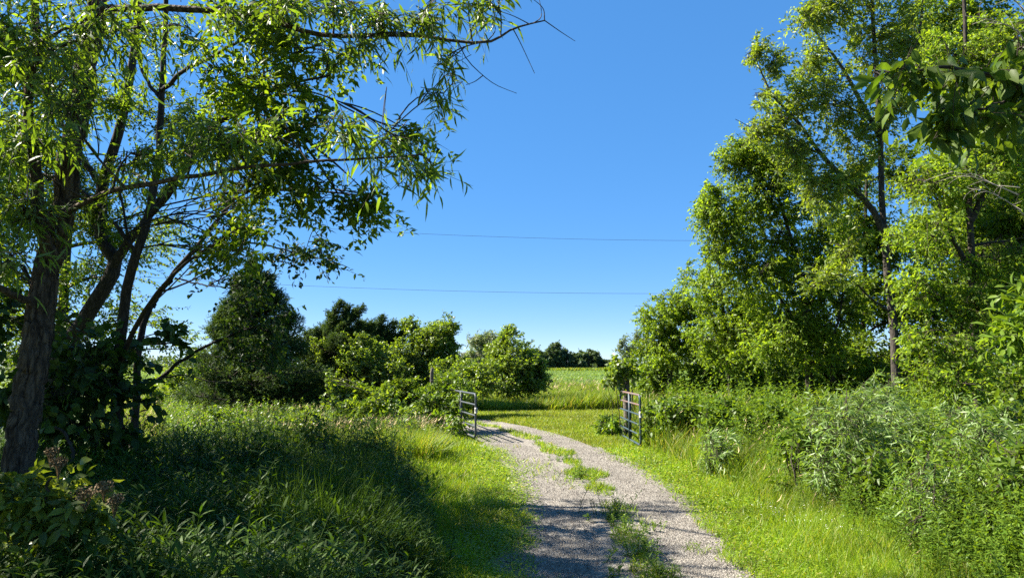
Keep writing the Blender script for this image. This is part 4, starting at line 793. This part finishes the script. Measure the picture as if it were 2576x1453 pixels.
# --- right margin shrubs
SH = [(2130, 960, 1330, 8.3, 95, 'silver', 'broad silver green willow shrub, largest beside the lane'), (2250, 1000, 1300, 9, 75, 'silver', 'silver willow shrub just behind and right of the largest one'),
      (1800, 1060, 1230, 10.5, 26, 'silver', 'small silver shrub alone in the reddish grass near the gate'), (2010, 1060, 1290, 8.8, 50, 'mid', 'green shrub at the left flank of the largest silver willow'),
      (2480, 1010, 1400, 7.2, 80, 'silver', 'silver green willow shrub under the light sapling at the right edge'), (2380, 1080, 1380, 7.6, 65, 'mid', 'leafy green shrub between two silver willows on the right'),
      (2330, 1140, 1420, 6.6, 60, 'silver', 'slim leaning silver willow nearest the camera on the right'), (1930, 1000, 1150, 12.5, 60, 'mid', 'dark green rounded shrub under the broad box elder'),
      (1820, 990, 1130, 13, 60, 'mid', 'yellow green shrub behind the small silver one'), (1720, 985, 1110, 14, 55, 'mid', 'bushy green shrub just right of the gate'), (2060, 980, 1130, 12.5, 55, 'vine', 'golden green shrub at the base of the paired dark trunks'),
      (2290, 1020, 1180, 10.5, 70, 'vine', 'bright leafed shrub in front of the straight ash trunk'), (1650, 1000, 1120, 14.5, 28, 'mid', 'low green shrub touching the near end of the right gate'), (2560, 1080, 1440, 6.4, 60, 'weed', 'tall leafy green weeds filling the bottom right edge'), (2190, 935, 1200, 10, 60, 'silver', 'tall silver willow shrub against the dark foot of the straight ash'), (2420, 1000, 1250, 8.8, 60, 'silver', 'silver willow shrub below the dense box elder, behind the other shrubs'), (2540, 985, 1200, 8.2, 55, 'mid', 'leafy shrub at the right edge behind the silver ones'), (2180, 1120, 1340, 7.8, 50, 'mid', 'low leafy shrub in front of the largest silver willow'), (1525, 1045, 1100, 17, 22, 'mid', 'small weedy bush at the left foot of the right gate')]
for q, (px, top, bot, d, rx, lm, lab) in enumerate(SH):
    H = (bot-top); rx *= 1.25; rg2 = rng_(200+q); bl = []
    stems = []
    for j_ in range(6):
        dx = (j_-2.5)/2.5*rx*.55; sx = px+dx+rg2.normal()*6; tp = top+H*.1+rg2.random()*H*.16+abs(dx)/rx*H*.2
        stems.append(([G(px+dx*.35, d+rg2.normal()*.1)] + A((px+dx*.6, bot-H*.45, d+rg2.normal()*.15), (sx, tp, d+rg2.normal()*.25)), .012, .004))
        bl.append((sx, tp+H*.02, d+rg2.normal()*.25, rx*.42, H*.2, .3, .9)); bl.append((px+dx*1.05, top+H*(.38+.25*rg2.random()), d+rg2.normal()*.25, rx*.42, H*.2, .3, 1.))
        bl.append((px+dx*.9, top+H*.68, d+rg2.normal()*.2, rx*.4, H*.18, .25, .6))
    if lm == 'silver': kw = dict(L=.095, Wd=.014, kind='long', tl=.42, k=14, dens=1.0, up=1.0, ldroop=.3, spread=.7, droop=.35, wind=(.3, 0, -.05))
    elif lm == 'weed': lm = 'mid'; kw = dict(L=.11, Wd=.024, kind='long', tl=.34, k=12, dens=1.5, up=1.2, ldroop=.1)
    else: kw = dict(L=.08, Wd=.044, kind='fold', tl=.34, k=11, dens=.95, up=.7)
    s_ = .75+.25*(d/8); kw['L'] *= s_; kw['Wd'] *= s_
    bush('willow_shrub' if lm == 'silver' else 'leafy_shrub', lab, 'shrub', d, bl, lm, 220+q, stems, 'shrubs along the right margin of the lane', sub=4, gap=-.6, **{k_: v_ for k_, v_ in kw.items() if k_ != 'sub'})
TH = [(1650, 945, 22, 50, 40, 'mid', 'dark brush under the low thicket tree at the gap'), (1770, 950, 21, 70, 42, 'mid', 'brush filling the foot of the bright mid sized box elder'), (1880, 945, 21, 70, 45, 'elder', 'yellow green brush between the mid sized and the broad box elder'),
      (1990, 945, 20, 70, 50, 'ash', 'dark brush left of the paired dark trunks'), (2110, 935, 19, 70, 55, 'ash', 'dark brush right of the paired dark trunks'), (2200, 945, 17.5, 60, 55, 'ash', 'dark brush left behind the straight ash trunk'), (2310, 940, 16, 75, 60, 'ash', 'dark brush right behind the straight ash trunk'), (2420, 960, 14, 80, 65, 'mid', 'thick brush at the foot of the dense box elder'), (2540, 960, 13, 80, 70, 'ash', 'shadowy brush at the right edge under the sapling')]
for q, (px, py, d, rx, ry, lm, lab) in enumerate(TH):
    bush('thicket_bush', lab, 'bush', d, [(px, py, d, rx, ry, .7, 1.), (px-rx*.5, py+ry*.6, d, rx*.7, ry*.6, .6, 1.), (px+rx*.5, py+ry*.6, d, rx*.7, ry*.6, .6, 1.), (px+rx*.2, py-ry*.5, d, rx*.5, ry*.6, .5, .8)], lm, 260+q, None, 'brush under the right row of trees', L=.1*(d/16)**.5, Wd=.06*(d/16)**.5, dens=.7)
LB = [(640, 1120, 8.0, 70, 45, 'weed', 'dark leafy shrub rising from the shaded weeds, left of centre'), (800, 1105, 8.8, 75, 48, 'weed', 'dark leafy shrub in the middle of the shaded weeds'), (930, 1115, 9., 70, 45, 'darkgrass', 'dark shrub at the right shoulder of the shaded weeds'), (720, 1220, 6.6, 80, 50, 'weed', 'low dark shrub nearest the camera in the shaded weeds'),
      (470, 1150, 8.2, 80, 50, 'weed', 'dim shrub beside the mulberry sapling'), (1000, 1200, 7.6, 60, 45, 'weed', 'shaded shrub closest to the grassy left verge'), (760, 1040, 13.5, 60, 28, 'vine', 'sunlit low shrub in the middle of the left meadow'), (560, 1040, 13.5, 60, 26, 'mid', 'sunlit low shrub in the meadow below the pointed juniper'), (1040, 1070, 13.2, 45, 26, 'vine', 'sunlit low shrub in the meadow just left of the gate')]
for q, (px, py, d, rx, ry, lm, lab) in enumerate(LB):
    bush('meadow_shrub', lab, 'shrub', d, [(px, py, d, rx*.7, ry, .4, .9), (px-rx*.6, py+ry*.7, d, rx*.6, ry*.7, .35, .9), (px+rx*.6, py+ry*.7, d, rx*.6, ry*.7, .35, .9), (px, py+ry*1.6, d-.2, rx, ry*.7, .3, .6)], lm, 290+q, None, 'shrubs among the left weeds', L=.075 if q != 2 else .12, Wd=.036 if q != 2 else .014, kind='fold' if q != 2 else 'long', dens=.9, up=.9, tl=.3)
HB = [(560, 975, 23.5, 60, 30, 'ash', 'low dark brush at the left skirt of the pointed juniper'), (745, 955, 23, 45, 45, 'ash', 'dark bush between the pointed juniper and the ragged one'), (800, 985, 23.5, 60, 32, 'mid', 'low green brush at the foot of the ragged juniper'), (900, 990, 23, 60, 32, 'ash', 'dark low brush below the bright vines of the hedge'), (1010, 985, 23.5, 60, 32, 'ash', 'dark low brush below the round hedge tree')]
for q, (px, py, d, rx, ry, lm, lab) in enumerate(HB):
    bush('hedge_bush', lab, 'bush', d, [(px, py, d, rx, ry, .6, 1.2), (px-rx*.5, py+ry*.5, d, rx*.6, ry*.6, .5, 1.1), (px+rx*.5, py+ry*.5, d, rx*.6, ry*.6, .5, 1.1)], lm, 280+q, None, 'low brush along the left hedge', L=.11, Wd=.065, dens=.9)
# weed clumps in the middle strip of the lane
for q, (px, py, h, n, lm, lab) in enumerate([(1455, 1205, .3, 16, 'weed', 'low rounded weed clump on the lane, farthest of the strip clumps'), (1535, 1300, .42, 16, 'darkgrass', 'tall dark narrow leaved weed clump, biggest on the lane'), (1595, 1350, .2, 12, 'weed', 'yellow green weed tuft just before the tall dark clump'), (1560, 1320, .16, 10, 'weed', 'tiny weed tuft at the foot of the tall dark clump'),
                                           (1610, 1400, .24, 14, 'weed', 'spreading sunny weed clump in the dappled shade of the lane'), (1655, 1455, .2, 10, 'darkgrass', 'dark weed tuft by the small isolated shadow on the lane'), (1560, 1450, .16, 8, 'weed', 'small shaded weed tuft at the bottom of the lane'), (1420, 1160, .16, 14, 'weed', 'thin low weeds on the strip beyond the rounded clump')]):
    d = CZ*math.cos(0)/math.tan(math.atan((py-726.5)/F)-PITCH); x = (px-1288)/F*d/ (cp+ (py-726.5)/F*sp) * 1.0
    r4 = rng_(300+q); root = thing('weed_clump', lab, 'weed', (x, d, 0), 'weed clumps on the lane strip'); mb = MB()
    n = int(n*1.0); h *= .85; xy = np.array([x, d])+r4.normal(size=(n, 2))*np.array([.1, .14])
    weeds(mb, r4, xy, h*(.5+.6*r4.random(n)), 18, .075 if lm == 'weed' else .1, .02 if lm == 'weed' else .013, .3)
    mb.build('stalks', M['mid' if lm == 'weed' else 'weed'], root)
# single tall goldenrod stalks standing out of the shaded undergrowth
r5 = rng_(310)
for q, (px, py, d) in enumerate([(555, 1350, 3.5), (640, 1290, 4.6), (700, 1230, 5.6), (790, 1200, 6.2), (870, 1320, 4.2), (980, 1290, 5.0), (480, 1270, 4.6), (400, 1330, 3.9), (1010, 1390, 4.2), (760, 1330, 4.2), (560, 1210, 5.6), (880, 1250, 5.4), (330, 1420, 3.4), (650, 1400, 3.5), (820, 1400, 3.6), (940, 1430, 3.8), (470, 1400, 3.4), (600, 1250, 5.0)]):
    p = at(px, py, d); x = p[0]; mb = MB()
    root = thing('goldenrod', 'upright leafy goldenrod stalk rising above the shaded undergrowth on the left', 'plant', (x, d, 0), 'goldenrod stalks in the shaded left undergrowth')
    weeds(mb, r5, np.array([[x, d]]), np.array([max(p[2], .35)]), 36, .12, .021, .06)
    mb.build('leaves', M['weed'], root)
print('shrubs done')

# ------------------------------------------------------------------ gates, posts, cables
def gate(label, a, b, h, rails, mids, metal, topmetal, round_end):
    a, b = np.array(a, float), np.array(b, float); u = (b-a); Lg = np.linalg.norm(u); u = u/Lg
    root = thing('farm_gate', label, 'gate', (a[0], a[1], 0), 'the two open farm gates')
    fr = MB(); r = .024; c = .1
    P = lambda t, z: np.array([a[0]+u[0]*t, a[1]+u[1]*t, z])
    loop = []
    for (t0, z0, dt, dz) in ((0, h[0], 1, 1), (0, h[1], 1, -1), (Lg, h[1], -1, -1), (Lg, h[0], -1, 1)):
        arcp = [P(t0+dt*c*(1-math.cos(q)), z0+dz*c*(1-math.sin(q))) for q in np.linspace(0, pi/2, 6)]
        loop += arcp if (dt*dz > 0) == False else arcp[::-1]
    # order: bottom start -> up side a -> top -> down side b
    A0 = [P(c*(1-math.cos(q)), h[1]-c*(1-math.sin(q))) for q in np.linspace(0, pi/2, 7)]
    B0 = [P(Lg-c*(1-math.sin(q)), h[1]-c*(1-math.cos(q))) for q in np.linspace(0, pi/2, 7)]
    C0 = [P(Lg-c*(1-math.cos(q)), h[0]+c*(1-math.sin(q))) for q in np.linspace(0, pi/2, 7)]
    D0 = [P(c*(1-math.sin(q)), h[0]+c*(1-math.cos(q))) for q in np.linspace(0, pi/2, 7)]
    side1 = [D0[-1]] + [P(0, z) for z in np.linspace(h[0]+c, h[1]-c, 6)[1:-1]] + A0[:5]
    fr.tubes(np.array([side1]), r, 10)
    side2 = B0[2:] + [P(Lg, z) for z in np.linspace(h[1]-c, h[0]+c, 6)[1:-1]] + [C0[0]]
    fr.tubes(np.array([side2]), r, 10)
    bot = [C0[0]] + C0[1:] + [P(t, h[0]) for t in np.linspace(Lg-c, c, 8)[1:-1]] + D0
    fr.tubes(np.array([bot]), r, 10)
    fr.build('gate_frame', M[metal], root, smooth=True)
    tp = MB(); tp.tubes(np.array([A0[4:] + [P(t, h[1]) for t in np.linspace(c, Lg-c, 10)[1:-1]] + B0[:3]]), r*1.02, 10)
    tp.build('top_rail', M[topmetal], root, smooth=True)
    for q, z in enumerate(np.linspace(h[0], h[1], rails)[1:-1]):
        rl = MB(); rl.tubes(np.array([[P(t, z) for t in np.linspace(.0, Lg, 6)]]), r*.82, 8)
        rl.build('rail', M[topmetal if (q == rails-3 and topmetal == 'rusty') else metal], root, smooth=True)
    nrm = np.array([-u[1], u[0], 0])
    for t in mids:
        br_ = MB(); w = .028; c4 = []
        for z in (h[0], h[1]):
            for (s1, s2) in ((-1, -1), (1, -1), (1, 1), (-1, 1)): c4.append(P(t+s1*w, z)+nrm*s2*.03)
        br_.add(c4, [(0, 1, 5, 4), (1, 2, 6, 5), (2, 3, 7, 6), (3, 0, 4, 7), (0, 3, 2, 1), (4, 5, 6, 7)])
        br_.build('brace', M[metal], root)
    la = MB(); z = (h[0]+h[1])*.5+.12
    la.tubes(np.array([[P(-.035, z+dz) for dz in (-.06, -.02, .02, .06)]]), .034, 8, True); la.build('latch', M['steel'], root)
    for z in (h[0]+.12, h[1]-.1):
        hg = MB(); hg.tubes(np.array([[P(Lg-.03, z), P(Lg+.05, z), P(Lg+.12, z)]]), .014, 6, True); hg.build('hinge', M['steel'], root)
    return root
gate('blue grey tube gate on the left, its far end lost in a bush', (-.82, 15.6, 0), (-2.12, 20.0, 0), (.1, 1.06), 5, [1.55, 3.1], 'grey', 'grey', True)
gate('dark blue six rail gate on the right, rusty top rail, swung open', (2.65, 14.3, 0), (2.6, 16.55, 0), (.07, 1.09), 6, [1.12], 'teal', 'rusty', True)
def post(label, x, y, h, r, lean):
    root = thing('fence_post', label, 'post', (x, y, 0), 'wooden posts of the gateway'); mb = MB()
    n = 14; z = np.linspace(-.1, h, n); P = np.stack([x+lean*z, y+0*z, z], 1); rr = r*(1+.05*np.sin(z*9))
    rr[-1] = r*.55; P[-1, 2] = h+.02
    mb.tubes(P[None], rr[None], 14, True); mb.build('post_shaft', M['post'], root)
    cp_ = MB(); cp_.tubes(np.array([[(x+lean*(h-.35)-r*1.1, y-r*.3, h-.35), (x+lean*(h-.35), y-r*1.15, h-.35), (x+lean*(h-.35)+r*1.1, y-r*.3, h-.35)]]), .006, 5, True)
    cp_.build('wire_wrap', M['steel'], root); return root
post('grey wooden post smothered by a leafy vine at the hinge of the right gate', 2.79, 16.75, 1.72, .085, -.01)
post('slim weathered post standing out of the bush behind the left gate', -2.38, 20.3, 1.62, .055, .01)
tree('climbing_vine', 'broad leaved vine clambering over the post of the right gate', 'vine', [([G(1556, 16.6)] + A((1558, 1040, 16.6), (1550, 980, 16.6), (1560, 930, 16.6), (1572, 900, 16.7)), .012, .006), ([G(1535, 16.4)] + A((1540, 1020, 16.5), (1530, 975, 16.5), (1545, 930, 16.6)), .008, .004)],
     [(1565, 910, 16.6, 34, 22, .3, 1.3), (1545, 935, 16.5, 24, 24, .25, 1.2), (1580, 925, 16.6, 24, 22, .2, 1.2), (1532, 955, 16.5, 12, 14, .15, 1.), (1560, 960, 16.55, 14, 22, .12, .6)], 'vine', 'darkbark', 'twig', 401, 1.1, .28, 10, .1, .08, 'fold', .4, .3, (.05, 0, 0), sub=6, tr=.003, ldroop=.6)
for lab, pts, d in (('upper thin power line crossing the open sky', ((910, 580), (1330, 598), (1750, 605)), 36), ('lower thin power line just above the hedge tops', ((690, 715), (1160, 732), (1625, 738)), 36)):
    p = [at(px, py, d) for px, py in pts]; cx = np.array([q[0] for q in p]); co = np.polyfit(cx, [q[2] for q in p], 2)
    x = np.linspace(-45, 40, 80); mb = MB(); mb.tubes(np.stack([x, d+0*x, np.polyval(co, x)], 1)[None], .0075, 5)
    o = mb.build('power_line', M['wire']); tag(o, lab, 'cable', 'power lines over the lane')
print('objects', len(bpy.data.objects), 'polys', sum(len(m.polygons) for m in bpy.data.meshes))
